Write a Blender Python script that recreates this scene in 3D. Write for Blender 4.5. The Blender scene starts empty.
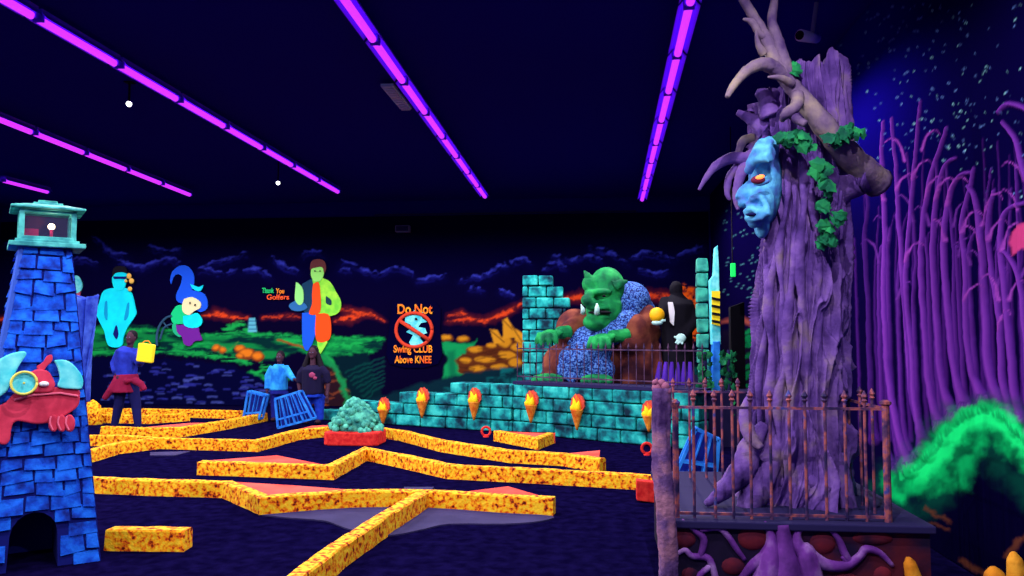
import bpy, bmesh, math, random
import numpy as np
from mathutils import Vector, Matrix, Euler
PI = math.pi
C = bpy.context.scene.collection
sc = bpy.context.scene

# ------------------------------------------------------------------ camera
F = 800.0
PITCH = math.atan(47 / F)
YAW = math.atan(80 * math.cos(PITCH) / F)
CAM = Vector((0, 0, 1.65))
cd = bpy.data.cameras.new('camera'); cam = bpy.data.objects.new('camera', cd); C.objects.link(cam)
cd.sensor_width = 36; cd.lens = F / 1024 * 36; cd.clip_end = 200; cd.clip_start = 0.05
cam.location = CAM; cam.rotation_euler = (PI / 2 + PITCH, 0, YAW)
sc.camera = cam
ROT = Euler((PI / 2 + PITCH, 0, YAW)).to_matrix()
RT = np.array(ROT.transposed())
def ray(px, py):
    return ROT @ Vector((px - 512, -(py - 288), -F))
def atY(px, py, Y, dy=0):
    d = ray(px, py); p = CAM + d * (Y / d.y); p.y += dy; return p
def atX(px, py, X):
    d = ray(px, py); return CAM + d * (X / d.x)
def atZ(px, py, Z=0.0):
    d = ray(px, py); return CAM + d * ((Z - CAM.z) / d.z)
def proj(P):
    """numpy array (n,3) -> px, py"""
    q = (P - np.array(CAM)) @ RT.T
    return 512 + F * q[:, 0] / -q[:, 2], 288 - F * q[:, 1] / -q[:, 2]
def ppm(Y): return F / Y

# ------------------------------------------------------------------ objects
def tag(o, label=None, cat=None, group=None, kind=None):
    if label: o['label'] = label
    if cat: o['category'] = cat
    if group: o['group'] = group
    if kind: o['kind'] = kind
    return o
def thing(name, label, cat, loc=(0, 0, 0), group=None):
    o = bpy.data.objects.new(name, None); C.objects.link(o); o.location = loc; o.empty_display_size = .1
    return tag(o, label, cat, group)
class MB:
    def __init__(s): s.v = []; s.f = []; s.col = None
    def add(s, vs, fs):
        n = len(s.v); s.v += [tuple(v) for v in vs]; s.f += [tuple(i + n for i in f) for f in fs]; return s
    def box(s, c, d, rz=0, jit=0, rot=None):
        R = rot if rot is not None else Matrix.Rotation(rz, 3, 'Z')
        vs = []
        for z in (-.5, .5):
            for x, y in ((-.5, -.5), (.5, -.5), (.5, .5), (-.5, .5)):
                p = R @ Vector((x * d[0], y * d[1], z * d[2])) + Vector(c)
                if jit: p += Vector([random.uniform(-jit, jit) for _ in range(3)])
                vs.append(p)
        return s.add(vs, [(3, 2, 1, 0), (4, 5, 6, 7), (0, 1, 5, 4), (1, 2, 6, 5), (2, 3, 7, 6), (3, 0, 4, 7)])
    def bar(s, a, b, w, h=None):
        a = Vector(a); b = Vector(b); h = h or w; d = b - a
        q = d.to_track_quat('Y', 'Z').to_matrix()
        return s.box((a + b) / 2, (w, d.length, h), rot=q)
    def tube(s, pts, rad, n=8, caps=True):
        pts = [Vector(p) for p in pts]
        if not isinstance(rad, (list, tuple)): rad = [rad] * len(pts)
        base = len(s.v); up = None
        for i, p in enumerate(pts):
            t = (pts[min(i + 1, len(pts) - 1)] - pts[max(i - 1, 0)]).normalized()
            if up is None: up = t.orthogonal().normalized()
            up = (up - t * up.dot(t))
            up = up.normalized() if up.length > 1e-6 else t.orthogonal().normalized()
            sd = t.cross(up)
            for k in range(n):
                a = 2 * PI * k / n
                s.v.append(tuple(p + (up * math.cos(a) + sd * math.sin(a)) * rad[i]))
        for i in range(len(pts) - 1):
            for k in range(n):
                k2 = (k + 1) % n
                s.f.append((base + i * n + k, base + i * n + k2, base + (i + 1) * n + k2, base + (i + 1) * n + k))
        if caps:
            s.f.append(tuple(base + k for k in range(n))[::-1]); s.f.append(tuple(base + (len(pts) - 1) * n + k for k in range(n)))
        return s
    def ell(s, c, r, nu=12, nv=8, rot=None, fn=None):
        if not isinstance(r, (list, tuple)): r = (r, r, r)
        R = rot or Matrix.Identity(3); vs = [Vector((0, 0, -1))]; 
        for j in range(1, nv):
            ph = -PI / 2 + PI * j / nv
            for i in range(nu):
                th = 2 * PI * i / nu; vs.append(Vector((math.cos(ph) * math.cos(th), math.cos(ph) * math.sin(th), math.sin(ph))))
        vs.append(Vector((0, 0, 1)))
        out = [R @ Vector((v.x * r[0], v.y * r[1], v.z * r[2])) * (fn(v) if fn else 1) + Vector(c) for v in vs]
        f = [(0, 1 + (i + 1) % nu, 1 + i) for i in range(nu)]
        for j in range(nv - 2):
            for i in range(nu):
                a = 1 + j * nu + i; b = 1 + j * nu + (i + 1) % nu; f.append((a, b, b + nu, a + nu))
        T = len(vs) - 1; o = 1 + (nv - 2) * nu
        f += [(T, o + i, o + (i + 1) % nu) for i in range(nu)]
        return s.add(out, f)
    def lathe(s, prof, c=(0, 0, 0), n=16):
        c = Vector(c); return s.tube([c + Vector((0, 0, z)) for r, z in prof], [r for r, z in prof], n)
    def prism(s, pts, off):
        """polygon (3d points) extruded by vector off"""
        pts = [Vector(p) for p in pts]; n = len(pts); off = Vector(off)
        nr = Vector((0, 0, 0))
        for i in range(n):
            a, b = pts[i], pts[(i + 1) % n]
            nr += Vector(((a.y - b.y) * (a.z + b.z), (a.z - b.z) * (a.x + b.x), (a.x - b.x) * (a.y + b.y)))
        if nr.dot(off) > 0: pts = pts[::-1]
        vs = pts + [p + off for p in pts]
        f = [tuple(range(n)), tuple(range(2 * n - 1, n - 1, -1))]
        f += [(i, n + i, n + (i + 1) % n, (i + 1) % n) for i in range(n)]
        return s.add(vs, f)
    def build(s, name, mat, parent=None, smooth=False, bevel=0, voxel=0, sm=0):
        me = bpy.data.meshes.new(name); me.from_pydata(s.v, [], s.f); me.update()
        o = bpy.data.objects.new(name, me); C.objects.link(o); me.materials.append(mat)
        if voxel:
            m = o.modifiers.new('r', 'REMESH'); m.mode = 'VOXEL'; m.voxel_size = voxel; m.use_smooth_shade = True
            if sm: m2 = o.modifiers.new('s', 'SMOOTH'); m2.factor = .5; m2.iterations = sm
        if smooth:
            for p in me.polygons: p.use_smooth = True
        if bevel:
            m = o.modifiers.new('b', 'BEVEL'); m.width = bevel; m.segments = 2; m.limit_method = 'ANGLE'
        if parent is not None: 
            o.parent = parent; o.matrix_parent_inverse = Matrix.Translation(-Vector(parent.location)) if parent.parent is None else Matrix.Identity(4)
        return o
def copy_tree(o, parent=None):
    c = o.copy(); C.objects.link(c)
    if parent is not None: c.parent = parent
    for ch in list(o.children): copy_tree(ch, c)
    return c
def struct(name, mb, mat): return tag(mb.build(name, mat), kind='structure')

# ------------------------------------------------------------------ colours and materials
def lin(c):
    r = []
    for x in c[:3]:
        x /= 255.0; r.append(x / 12.92 if x <= .04045 else ((x + .055) / 1.055) ** 2.4)
    return r
def L4(c): return (*lin(c), 1)
def mat(name, col, rough=.8, emit=None, es=0, metal=0, bump=0, bscale=20, cols=None, nscale=6, detail=4, spread=(.35, .65), spec=.2, alpha=None):
    m = bpy.data.materials.new(name); m.use_nodes = True; nt = m.node_tree; N = nt.nodes; b = N['Principled BSDF']
    b.inputs['Roughness'].default_value = rough; b.inputs['Metallic'].default_value = metal
    b.inputs['Specular IOR Level'].default_value = spec
    b.inputs['Base Color'].default_value = L4(col)
    tc = N.new('ShaderNodeTexCoord')
    if cols:
        n = N.new('ShaderNodeTexNoise'); n.inputs['Scale'].default_value = nscale; n.inputs['Detail'].default_value = detail
        nt.links.new(tc.outputs['Object'], n.inputs['Vector'])
        r = N.new('ShaderNodeValToRGB'); e = r.color_ramp.elements
        k = len(cols); e[0].position = spread[0]; e[1].position = spread[1]
        e[0].color = L4(cols[0]); e[1].color = L4(cols[-1])
        for i in range(1, k - 1):
            x = e.new(spread[0] + (spread[1] - spread[0]) * i / (k - 1)); x.color = L4(cols[i])
        nt.links.new(n.outputs['Fac'], r.inputs['Fac']); nt.links.new(r.outputs['Color'], b.inputs['Base Color'])
    if bump:
        n2 = N.new('ShaderNodeTexNoise'); n2.inputs['Scale'].default_value = bscale; n2.inputs['Detail'].default_value = 5
        nt.links.new(tc.outputs['Object'], n2.inputs['Vector'])
        bp = N.new('ShaderNodeBump'); bp.inputs['Strength'].default_value = bump; bp.inputs['Distance'].default_value = .02
        nt.links.new(n2.outputs['Fac'], bp.inputs['Height']); nt.links.new(bp.outputs['Normal'], b.inputs['Normal'])
    if emit:
        b.inputs['Emission Color'].default_value = L4(emit); b.inputs['Emission Strength'].default_value = es
    if alpha: b.inputs['Alpha'].default_value = alpha
    return m
def vmat(name, rough=.85):
    m = bpy.data.materials.new(name); m.use_nodes = True; nt = m.node_tree
    b = nt.nodes['Principled BSDF']; b.inputs['Roughness'].default_value = rough; b.inputs['Specular IOR Level'].default_value = 0
    a = nt.nodes.new('ShaderNodeVertexColor'); a.layer_name = 'paint'; nt.links.new(a.outputs['Color'], b.inputs['Base Color'])
    return m

M = {}
M['floor'] = mat('dark_carpet', (18, 12, 45), .9, cols=[(7, 4, 36), (11, 7, 45), (15, 10, 54)], nscale=9, spec=0)
M['ceiling'] = mat('black_ceiling', (28, 11, 136), .95, spec=0)
M['wall'] = mat('dark_wall', (20, 9, 118), .95, spec=0)
M['curb'] = mat('orange_stone', (240, 170, 20), .8, cols=[(90, 20, 6), (215, 80, 8), (250, 150, 12), (255, 185, 20), (255, 210, 40)], nscale=24, detail=4, spread=(.33, .58), bump=.6, bscale=30)
M['red_top'] = mat('red_felt', (240, 90, 70), .9, cols=[(230, 70, 55), (240, 95, 80)], nscale=3)
M['green_felt'] = mat('grey_felt', (50, 46, 90), .9, cols=[(44, 40, 84), (56, 52, 98)], nscale=3)
M['teal_stone'] = mat('teal_stone', (20, 150, 150), .85, cols=[(4, 40, 60), (8, 105, 115), (22, 170, 165), (60, 215, 200)], nscale=4.5, detail=5, spread=(.34, .66), bump=.5, bscale=14)
M['teal_dark'] = mat('teal_mortar', (4, 30, 45), .9)
M['blue_stone'] = mat('blue_stone', (10, 90, 215), .85, cols=[(8, 36, 130), (8, 76, 205), (20, 112, 240)], nscale=10, spread=(.32, .62), bump=.6, bscale=25)
M['blue_dark'] = mat('blue_gaps', (8, 20, 110), .9)
M['trim_teal'] = mat('teal_trim', (60, 175, 170), .7, cols=[(35, 130, 135), (85, 205, 195)], nscale=12)
M['crab_red'] = mat('crab_red', (205, 50, 80), .7, cols=[(180, 40, 70), (222, 62, 92)], nscale=8)
M['crab_pink'] = mat('crab_pink', (235, 110, 140), .7)
M['cyan'] = mat('cyan_paint', (0, 240, 250), .8, cols=[(0, 235, 250), (0, 255, 255)], nscale=4)
M['arm'] = mat('arm_line_paint', (0, 165, 215), .8)  # mild blue for the lines drawn along the cutout's arms
M['cyan_lt'] = mat('pale_cyan', (90, 235, 235), .8, cols=[(50, 205, 215), (130, 245, 240)], nscale=9)
M['yellow'] = mat('yellow_paint', (255, 235, 40), .8)
M['white'] = mat('white_paint', (235, 240, 245), .8)
M['black'] = mat('black_paint', (9, 8, 22), .9)
M['bark'] = mat('purple_bark', (120, 80, 170), .9, cols=[(54, 34, 96), (86, 58, 134), (110, 80, 154), (126, 106, 124)], nscale=5, detail=9, spread=(.32, .7), bump=.8, bscale=16)
M['bark_tan'] = mat('tan_branch', (120, 100, 130), .85, cols=[(70, 50, 100), (112, 94, 122), (146, 132, 122)], nscale=5, bump=.5, bscale=22)
M['face'] = mat('face_cyan', (60, 150, 200), .8, cols=[(70, 100, 180), (70, 150, 205), (95, 190, 225)], nscale=9, bump=.3, bscale=30)
M['ivy'] = mat('ivy_green', (20, 120, 75), .85, cols=[(8, 74, 58), (14, 112, 70), (30, 140, 74)], nscale=9)
M['rust'] = mat('rusty_iron', (120, 80, 110), .7, cols=[(38, 30, 76), (88, 54, 92), (165, 88, 84), (60, 66, 140)], nscale=11, spread=(.36, .68), metal=.1)
M['iron'] = mat('purple_iron', (60, 44, 80), .7, cols=[(38, 28, 66), (96, 66, 96)], nscale=7)
M['plat'] = mat('platform_dark', (28, 16, 52), .9, cols=[(16, 9, 38), (26, 14, 50), (80, 22, 40)], nscale=3.1, spread=(.4, .7), bump=.4, bscale=8)
M['plat_top'] = mat('platform_top', (34, 30, 78), .9)
M['root'] = mat('root_purple', (105, 50, 140), .8, cols=[(78, 34, 112), (110, 52, 148), (160, 120, 190)], nscale=5, bump=.3, bscale=20)
M['post'] = mat('post_bark', (95, 65, 120), .85, cols=[(60, 36, 90), (98, 70, 124), (150, 105, 130)], nscale=7, bump=.6, bscale=25)
M['ogre'] = mat('ogre_green', (15, 140, 70), .8, cols=[(8, 92, 60), (14, 135, 72), (30, 170, 82)], nscale=4, bump=.4, bscale=18)
M['robe'] = mat('brown_robe', (120, 60, 48), .9, cols=[(54, 22, 38), (100, 46, 42), (142, 78, 56)], nscale=2.6, bump=.4, bscale=9)
M['mail'] = mat('chain_mail', (50, 90, 180), .7, cols=[(14, 26, 96), (44, 92, 190), (100, 155, 230)], nscale=34, detail=2, spread=(.4, .6), bump=1, bscale=60)
M['tooth'] = mat('tusk_white', (190, 245, 235), .6)
M['crate'] = mat('crate_blue', (20, 125, 240), .7, cols=[(16, 100, 215), (46, 150, 245)], nscale=6)
M['crate_dark'] = mat('crate_dark', (8, 30, 130), .8)
M['torch'] = mat('torch_wood', (235, 135, 30), .8, cols=[(200, 90, 20), (245, 160, 50)], nscale=14)
M['flame_y'] = mat('flame_yellow', (255, 215, 20), .8)
M['flame_o'] = mat('flame_orange', (255, 110, 30), .8)
M['halo_r'] = mat('halo_red', (205, 80, 62), .8)
M['red'] = mat('red_block', (225, 35, 35), .8, cols=[(200, 22, 30), (240, 60, 50)], nscale=18)
M['shrub'] = mat('shrub_teal', (60, 175, 150), .8, cols=[(30, 120, 115), (95, 210, 175)], nscale=10)
M['housing'] = mat('violet_glow_housing', (120, 50, 250), .8)  # violet base colour carries the soft purple glow beside the tube
M['uv'] = mat('uv_tube', (200, 60, 255), .5, emit=(205, 50, 255), es=1.25)
M['lens'] = mat('lamp_lens', (255, 255, 255), .5, emit=(255, 250, 255), es=8)
M['grey'] = mat('grey_metal', (110, 110, 150), .6)
M['pale'] = mat('pale_metal', (200, 205, 235), .6)
M['orange_rock'] = mat('orange_rock', (215, 140, 30), .85, cols=[(130, 66, 24), (215, 135, 25), (240, 175, 50)], nscale=4, bump=.4)
M['skin_dark'] = mat('skin', (62, 34, 52), .7)
M['hair'] = mat('hair', (12, 8, 22), .8)
M['blue_shirt'] = mat('blue_shirt', (28, 48, 170), .9, cols=[(20, 34, 140), (38, 62, 195)], nscale=6)
M['red_cloth'] = mat('red_cloth', (130, 18, 60), .9)
M['navy'] = mat('navy_trousers', (16, 20, 84), .9)
M['jeans'] = mat('blue_jeans', (20, 60, 200), .9, cols=[(14, 44, 165), (26, 72, 220)], nscale=6)
M['cyan_cloth'] = mat('cyan_cloth', (30, 150, 235), .9, cols=[(18, 110, 210), (50, 175, 240)], nscale=6)
M['black_cloth'] = mat('black_cloth', (16, 12, 50), .9)

# ------------------------------------------------------------------ noise + painter (for the painted murals)
_rs = np.random.RandomState(7); _T = _rs.rand(256, 256)
def vnoise(x, y):
    xi = np.floor(x).astype(int); yi = np.floor(y).astype(int); fx = x - xi; fy = y - yi
    fx = fx * fx * (3 - 2 * fx); fy = fy * fy * (3 - 2 * fy)
    a = _T[xi % 256, yi % 256]; b = _T[(xi + 1) % 256, yi % 256]; c = _T[xi % 256, (yi + 1) % 256]; d = _T[(xi + 1) % 256, (yi + 1) % 256]
    return (a * (1 - fx) + b * fx) * (1 - fy) + (c * (1 - fx) + d * fx) * fy
def fbm(x, y, o=4):
    s = 0; a = .5; t = 0
    for i in range(o): s = s + a * vnoise(x + 17.3 * i, y + 9.1 * i); t += a; x = x * 2.03; y = y * 2.03; a *= .5
    return s / t
class Paint:
    def __init__(s, P, base):
        s.x, s.y = proj(P); s.c = np.tile(np.array(lin(base)), (len(P), 1)); s.h = np.zeros(len(P))
    def mix(s, m, col):
        m = np.clip(m, 0, 1)[:, None]; s.c = s.c * (1 - m) + (np.array(lin(col)) if not isinstance(col, np.ndarray) else col) * m
    def near(s, pts, pad):
        xs = [p[0] for p in pts]; ys = [p[1] for p in pts]
        return np.where((s.x > min(xs) - pad) & (s.x < max(xs) + pad) & (s.y > min(ys) - pad) & (s.y < max(ys) + pad))[0]
    def poly(s, pts, col, soft=1.0, wob=0, ws=.15, op=1, mod=None, h=0):
        I = s.near(pts, 6 + wob * 2 + soft * 2)
        if not len(I): return
        x = s.x[I]; y = s.y[I]
        if wob: x = x + wob * (fbm(x * ws, y * ws) - .5) * 2; y = y + wob * (fbm(x * ws + 50, y * ws + 30) - .5) * 2
        ins = np.zeros(len(I), bool); D = np.full(len(I), 1e9); n = len(pts)
        for i in range(n):
            x1, y1 = pts[i]; x2, y2 = pts[(i + 1) % n]
            if y1 != y2: ins ^= ((y1 > y) != (y2 > y)) & (x < (x2 - x1) * (y - y1) / (y2 - y1) + x1)
            dx, dy = x2 - x1, y2 - y1; t = np.clip(((x - x1) * dx + (y - y1) * dy) / (dx * dx + dy * dy + 1e-9), 0, 1)
            D = np.minimum(D, np.hypot(x - x1 - t * dx, y - y1 - t * dy))
        sd = np.where(ins, D, -D); m = np.clip(sd / soft + .5, 0, 1) * op
        if mod is not None: m = m * mod(s.x[I], s.y[I])
        s.put(I, m, col, h)
    def put(s, I, m, col, h=0):
        m = np.clip(m, 0, 1); s.c[I] = s.c[I] * (1 - m[:, None]) + np.array(lin(col)) * m[:, None]
        if h: s.h[I] = np.maximum(s.h[I], h * m)
    def stroke(s, pts, w, col, soft=1.0, wob=0, ws=.2, op=1, mod=None, h=0, hi=None):
        if not isinstance(w, (list, tuple)): w = [w] * len(pts)
        mw = max(w); I = s.near(pts, mw + soft + wob + 3)
        if not len(I): return
        x = s.x[I]; y = s.y[I]
        if wob: x = x + wob * (fbm(x * ws, y * ws) - .5) * 2; y = y + wob * (fbm(x * ws + 50, y * ws + 30) - .5) * 2
        B = np.full(len(I), -1e9); RR = np.ones(len(I))
        for i in range(len(pts) - 1):
            x1, y1 = pts[i]; x2, y2 = pts[i + 1]; dx, dy = x2 - x1, y2 - y1
            t = np.clip(((x - x1) * dx + (y - y1) * dy) / (dx * dx + dy * dy + 1e-9), 0, 1)
            ww = (w[i] + (w[i + 1] - w[i]) * t) / 2; v = ww - np.hypot(x - x1 - t * dx, y - y1 - t * dy)
            k = v > B; B = np.where(k, v, B); RR = np.where(k, ww, RR)
        m = np.clip(B / soft + .5, 0, 1) * op
        if mod is not None: m = m * mod(s.x[I], s.y[I])
        c = np.array(lin(col)) * np.ones((len(I), 1))
        q = np.clip(B / (RR + 1e-6), 0, 1)
        if hi is not None: c = c * (1 - q[:, None]) + np.array(lin(hi)) * q[:, None]
        mm = m[:, None]; s.c[I] = s.c[I] * (1 - mm) + c * mm
        if h: s.h[I] = np.maximum(s.h[I], h * m * np.sqrt(q))
def spl(pts, n=6):
    """Catmull-Rom through the points"""
    out = []; P = [pts[0]] + list(pts) + [pts[-1]]
    for i in range(1, len(P) - 2):
        for k in range(n):
            t = k / n; r = []
            for a in range(len(P[0])):
                p0, p1, p2, p3 = P[i - 1][a], P[i][a], P[i + 1][a], P[i + 2][a]
                r.append(.5 * (2 * p1 + (p2 - p0) * t + (2 * p0 - 5 * p1 + 4 * p2 - p3) * t * t + (-p0 + 3 * p1 - 3 * p2 + p3) * t ** 3))
            out.append(tuple(r))
    out.append(tuple(pts[-1])); return out
def grid_obj(name, P, nu, nv, colr, material, parent=None):
    """P (nu*nv,3) with v fastest"""
    me = bpy.data.meshes.new(name)
    I = np.arange(nu * nv).reshape(nu, nv)
    q = np.stack([I[:-1, :-1], I[1:, :-1], I[1:, 1:], I[:-1, 1:]], -1).reshape(-1, 4)
    me.vertices.add(len(P)); me.vertices.foreach_set('co', P.astype(np.float32).ravel())
    me.loops.add(q.size); me.loops.foreach_set('vertex_index', q.astype(np.int32).ravel())
    me.polygons.add(len(q)); me.polygons.foreach_set('loop_start', np.arange(0, q.size, 4, dtype=np.int32))
    try: me.polygons.foreach_set('loop_total', np.full(len(q), 4, dtype=np.int32))
    except Exception: pass
    me.polygons.foreach_set('use_smooth', np.ones(len(q), dtype=bool))
    me.update(calc_edges=True); me.validate()
    if colr is not None:
        a = me.color_attributes.new('paint', 'FLOAT_COLOR', 'POINT')
        a.data.foreach_set('color', np.concatenate([colr, np.ones((len(P), 1))], 1).astype(np.float32).ravel())
    me.materials.append(material)
    o = bpy.data.objects.new(name, me); C.objects.link(o)
    if parent is not None: o.parent = parent; o.matrix_parent_inverse = Matrix.Translation(-Vector(parent.location))
    return o

random.seed(3)
# ------------------------------------------------------------------ the room
YB = 18.0; XR = 2.6; ZC = 4.75
struct('floor', MB().box((-5.5, 8, -.05), (19, 22, .1)), M['floor'])
struct('ceiling', MB().box((-5.5, 8, ZC + .05), (19, 22, .1)), M['ceiling'])
struct('wall_back', MB().box((-5.7, YB + .15, ZC / 2), (17.2, .2, ZC)), M['wall'])
struct('wall_right', MB().box((XR + .15, 8, ZC / 2), (.2, 20.3, ZC)), M['wall'])
struct('wall_left', MB().box((-14.4, 8, ZC / 2), (.2, 20.3, ZC)), M['wall'])
struct('trim_back', MB().box((-2, YB + .02, 4.43), (6, .05, .035)), M['plat_top'])

# ---- landscape mural on the back wall
MV = vmat('mural_paint')
xs = np.arange(-6, 716, 1.05)
Xw = np.array([atY(p, 335, YB).x for p in xs]); Xw = Xw[Xw < XR - .01]
Zw = np.arange(.02, 4.4, .0235)
P = np.stack([np.repeat(Xw, len(Zw)), np.full(len(Xw) * len(Zw), YB), np.tile(Zw, len(Xw))], 1)
p = Paint(P, (5, 3, 44))
p.mix(np.clip((p.y - 265) / 60, 0, 1) * .7, (9, 4, 30))
rn = random.Random(11)
br = lambda s, a=.35, b=.65: (lambda x, y: np.clip((fbm(x * s, y * s * 1.6) - a) / (b - a), 0, 1))
clouds = [[(92, 236), (103, 243), (112, 252), (128, 254)], [(60, 262), (80, 258), (96, 262)], [(118, 260), (136, 265), (148, 264)], [(140, 268), (156, 260), (170, 257), (178, 262)],
 [(198, 270), (212, 262), (228, 258), (246, 252)], [(205, 268), (222, 272), (236, 268)], [(243, 270), (258, 268), (270, 275)], [(272, 256), (284, 266), (298, 269)], [(303, 254), (314, 250), (322, 253)],
 [(341, 261), (354, 264), (366, 270), (376, 273)], [(340, 268), (350, 269)], [(380, 272), (394, 267), (404, 268), (414, 273)], [(418, 279), (430, 277), (444, 275)], [(460, 278), (476, 276), (490, 272), (503, 264), (506, 266)],
 [(470, 287), (482, 288)], [(500, 289), (514, 294)], [(512, 262), (522, 258), (530, 262)], [(545, 268), (556, 262), (566, 266)], [(553, 254), (572, 258), (590, 256), (602, 260)], [(590, 246), (610, 252), (628, 262)], [(630, 256), (650, 252), (672, 258)],
 [(640, 268), (655, 272), (668, 270)], [(-10, 238), (5, 244), (14, 240)], [(676, 256), (690, 250), (704, 246)], [(150, 246), (166, 250), (180, 248)]]
for c in clouds:
    for k in range(3):
        q = [(x + rn.uniform(-2, 2), y + k * 2.4 + rn.uniform(-1, 1)) for x, y in spl(c, 4)]
        p.stroke(q, [rn.uniform(.6, 3 - k * .7) * math.sin(PI * (i + .6) / (len(q) + .2)) + .4 for i in range(len(q))], (60, 70, 205) if k < 1 else (28, 30, 130), soft=1.8, wob=2.5, op=.85 - k * .2, mod=br(.16, .3, .55))
    p.stroke([(x, y + 4) for x, y in c], 7, (14, 14, 80), soft=7, op=.2)
# sunset streaks
def streak(pts, w, col=(235, 75, 30)):
    p.stroke(pts, [x * 2.2 for x in w], (110, 30, 30), soft=6, wob=2, op=.5)
    p.stroke(pts, [x * .8 for x in w], col, soft=2, wob=2.5, ws=.3, op=.85, mod=br(.2, .3, .5))
streak([(203, 316), (216, 313), (230, 317), (248, 318)], [1, 5, 4, 1]); streak([(262, 318), (290, 316), (300, 317)], [1, 2, 1])
streak([(334, 321), (350, 318), (362, 313), (375, 315)], [1, 6, 4, 1]); streak([(330, 309), (352, 311), (372, 315), (385, 321)], [1, 3, 3, 1])
streak([(447, 322), (468, 319), (484, 321), (502, 315), (522, 304)], [1, 4, 3, 5, 3]); streak([(448, 316), (462, 313), (470, 319)], [1, 3, 1])
streak([(560, 300), (580, 297), (596, 302)], [3, 6, 2]); streak([(648, 295), (668, 297), (690, 293)], [5, 6, 3]); streak([(-15, 322), (10, 318), (40, 320)], [2, 4, 1])
p.poly([(676, 292), (684, 282), (694, 288), (698, 300), (697, 335), (686, 350), (680, 325), (672, 305)], (225, 90, 20), soft=3, wob=6, mod=br(.3, .35, .5))
# hills and far shore
g = lambda a, b, s=.1: (lambda x, y: np.clip((fbm(x * s * .45, y * s * 2.2) - a) / (b - a), 0, 1))
hill = [(60, 332), (110, 324), (150, 326), (200, 336), (240, 331), (280, 334), (330, 337), (385, 338), (380, 350), (350, 352), (366, 372), (372, 402), (352, 402), (346, 380), (330, 366), (300, 352), (262, 362), (225, 352), (180, 352), (140, 352), (90, 355), (60, 350)]
p.poly(hill, (6, 44, 44), soft=2, wob=3)
p.poly(hill, (16, 130, 62), soft=3, wob=4, mod=g(.38, .62))
for q, w in [([(205, 336), (240, 333), (290, 336), (340, 338), (384, 339)], 2.5), ([(70, 333), (110, 330), (160, 330), (200, 336)], 3), ([(60, 350), (110, 352), (160, 350), (200, 354), (240, 360), (262, 366), (288, 372)], 5), ([(176, 346), (200, 344), (230, 350)], 5),
             ([(300, 344), (322, 352), (338, 368), (344, 384), (350, 402)], 5), ([(262, 368), (252, 374), (268, 382), (284, 378)], 8), ([(225, 330), (240, 324), (250, 331)], 5), ([(286, 340), (330, 346), (366, 344)], 4), ([(308, 352), (340, 356), (372, 352)], 3)]:
    p.stroke(q, w, (26, 175, 76), soft=3, wob=3, ws=.3, op=.9, mod=g(.3, .5, .2))
p.stroke([(278, 340), (300, 346), (318, 354)], 1.6, (150, 70, 30), soft=1.5, wob=1)
# cliff face below the hill
p.poly([(300, 370), (345, 366), (352, 404), (335, 420), (300, 418)], (38, 20, 30), soft=3, wob=5)
for k in range(26):
    x = rn.uniform(304, 345); y = rn.uniform(372, 416); p.stroke([(x, y), (x + rn.uniform(5, 12), y + rn.uniform(-4, 3))], rn.uniform(.8, 2.4), (140, 70, 40), soft=2, wob=1.5, op=.75)
p.poly([(330, 356), (368, 352), (384, 404), (360, 414), (344, 380)], (6, 30, 40), soft=3, wob=3)
p.stroke([(318, 352), (334, 366), (342, 382), (347, 400), (347, 412)], [3, 5, 6, 5, 3], (24, 135, 72), soft=3, wob=3)
for k in range(8): p.stroke([(345 + k * 3, 372 + k * 4), (366 + k, 364 + k * 4), (384, 358 + k * 4)], 1.4, (12, 80, 70), soft=2, wob=2, op=.6)
# lake
lake = [(-20, 358), (120, 358), (190, 360), (240, 368), (262, 378), (300, 394), (300, 410), (-20, 410)]
p.poly(lake, (5, 6, 46), soft=3, wob=3)
for k in range(150):
    x = rn.uniform(100, 285); y = rn.uniform(364, 404)
    if y > 360 + max(0, x - 190) * .28:
        l = rn.uniform(3, 10); p.stroke([(x, y), (x + l / 2, y + rn.uniform(-1, .5)), (x + l, y)], rn.uniform(.6, 2), (44, 50, 150) if rn.random() < .6 else (70, 84, 170), soft=1.6, op=.7)
# little lighthouse and boulders
p.poly([(248, 332), (249, 318), (255, 318), (257, 332)], (90, 185, 200), soft=1.2)
for k in range(3): p.stroke([(249, 321 + k * 4), (256, 321 + k * 4)], .9, (24, 60, 110), soft=1)
def boulder(x, y, rx, ry, c1=(225, 125, 30), c2=(120, 55, 26), a=0):
    pts = [(x + rx * math.cos(t + a), y + ry * math.sin(t + a)) for t in [i * PI / 7 for i in range(14)]]
    p.poly(pts, c2, soft=1.4, wob=1.5); p.poly([(x + (q[0] - x) * .72 - rx * .06, y + (q[1] - y) * .66 - ry * .18) for q in pts], c1, soft=2.6, wob=1.2)
for b in [(216, 348, 5, 3.4), (223, 350, 4, 3), (240, 349, 6, 4), (247, 354, 9, 6), (258, 357, 7, 5), (240, 356, 4, 3)]: boulder(*b)
p.stroke([(226, 352), (238, 342)], 1, (60, 130, 60), soft=1.5); 
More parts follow.
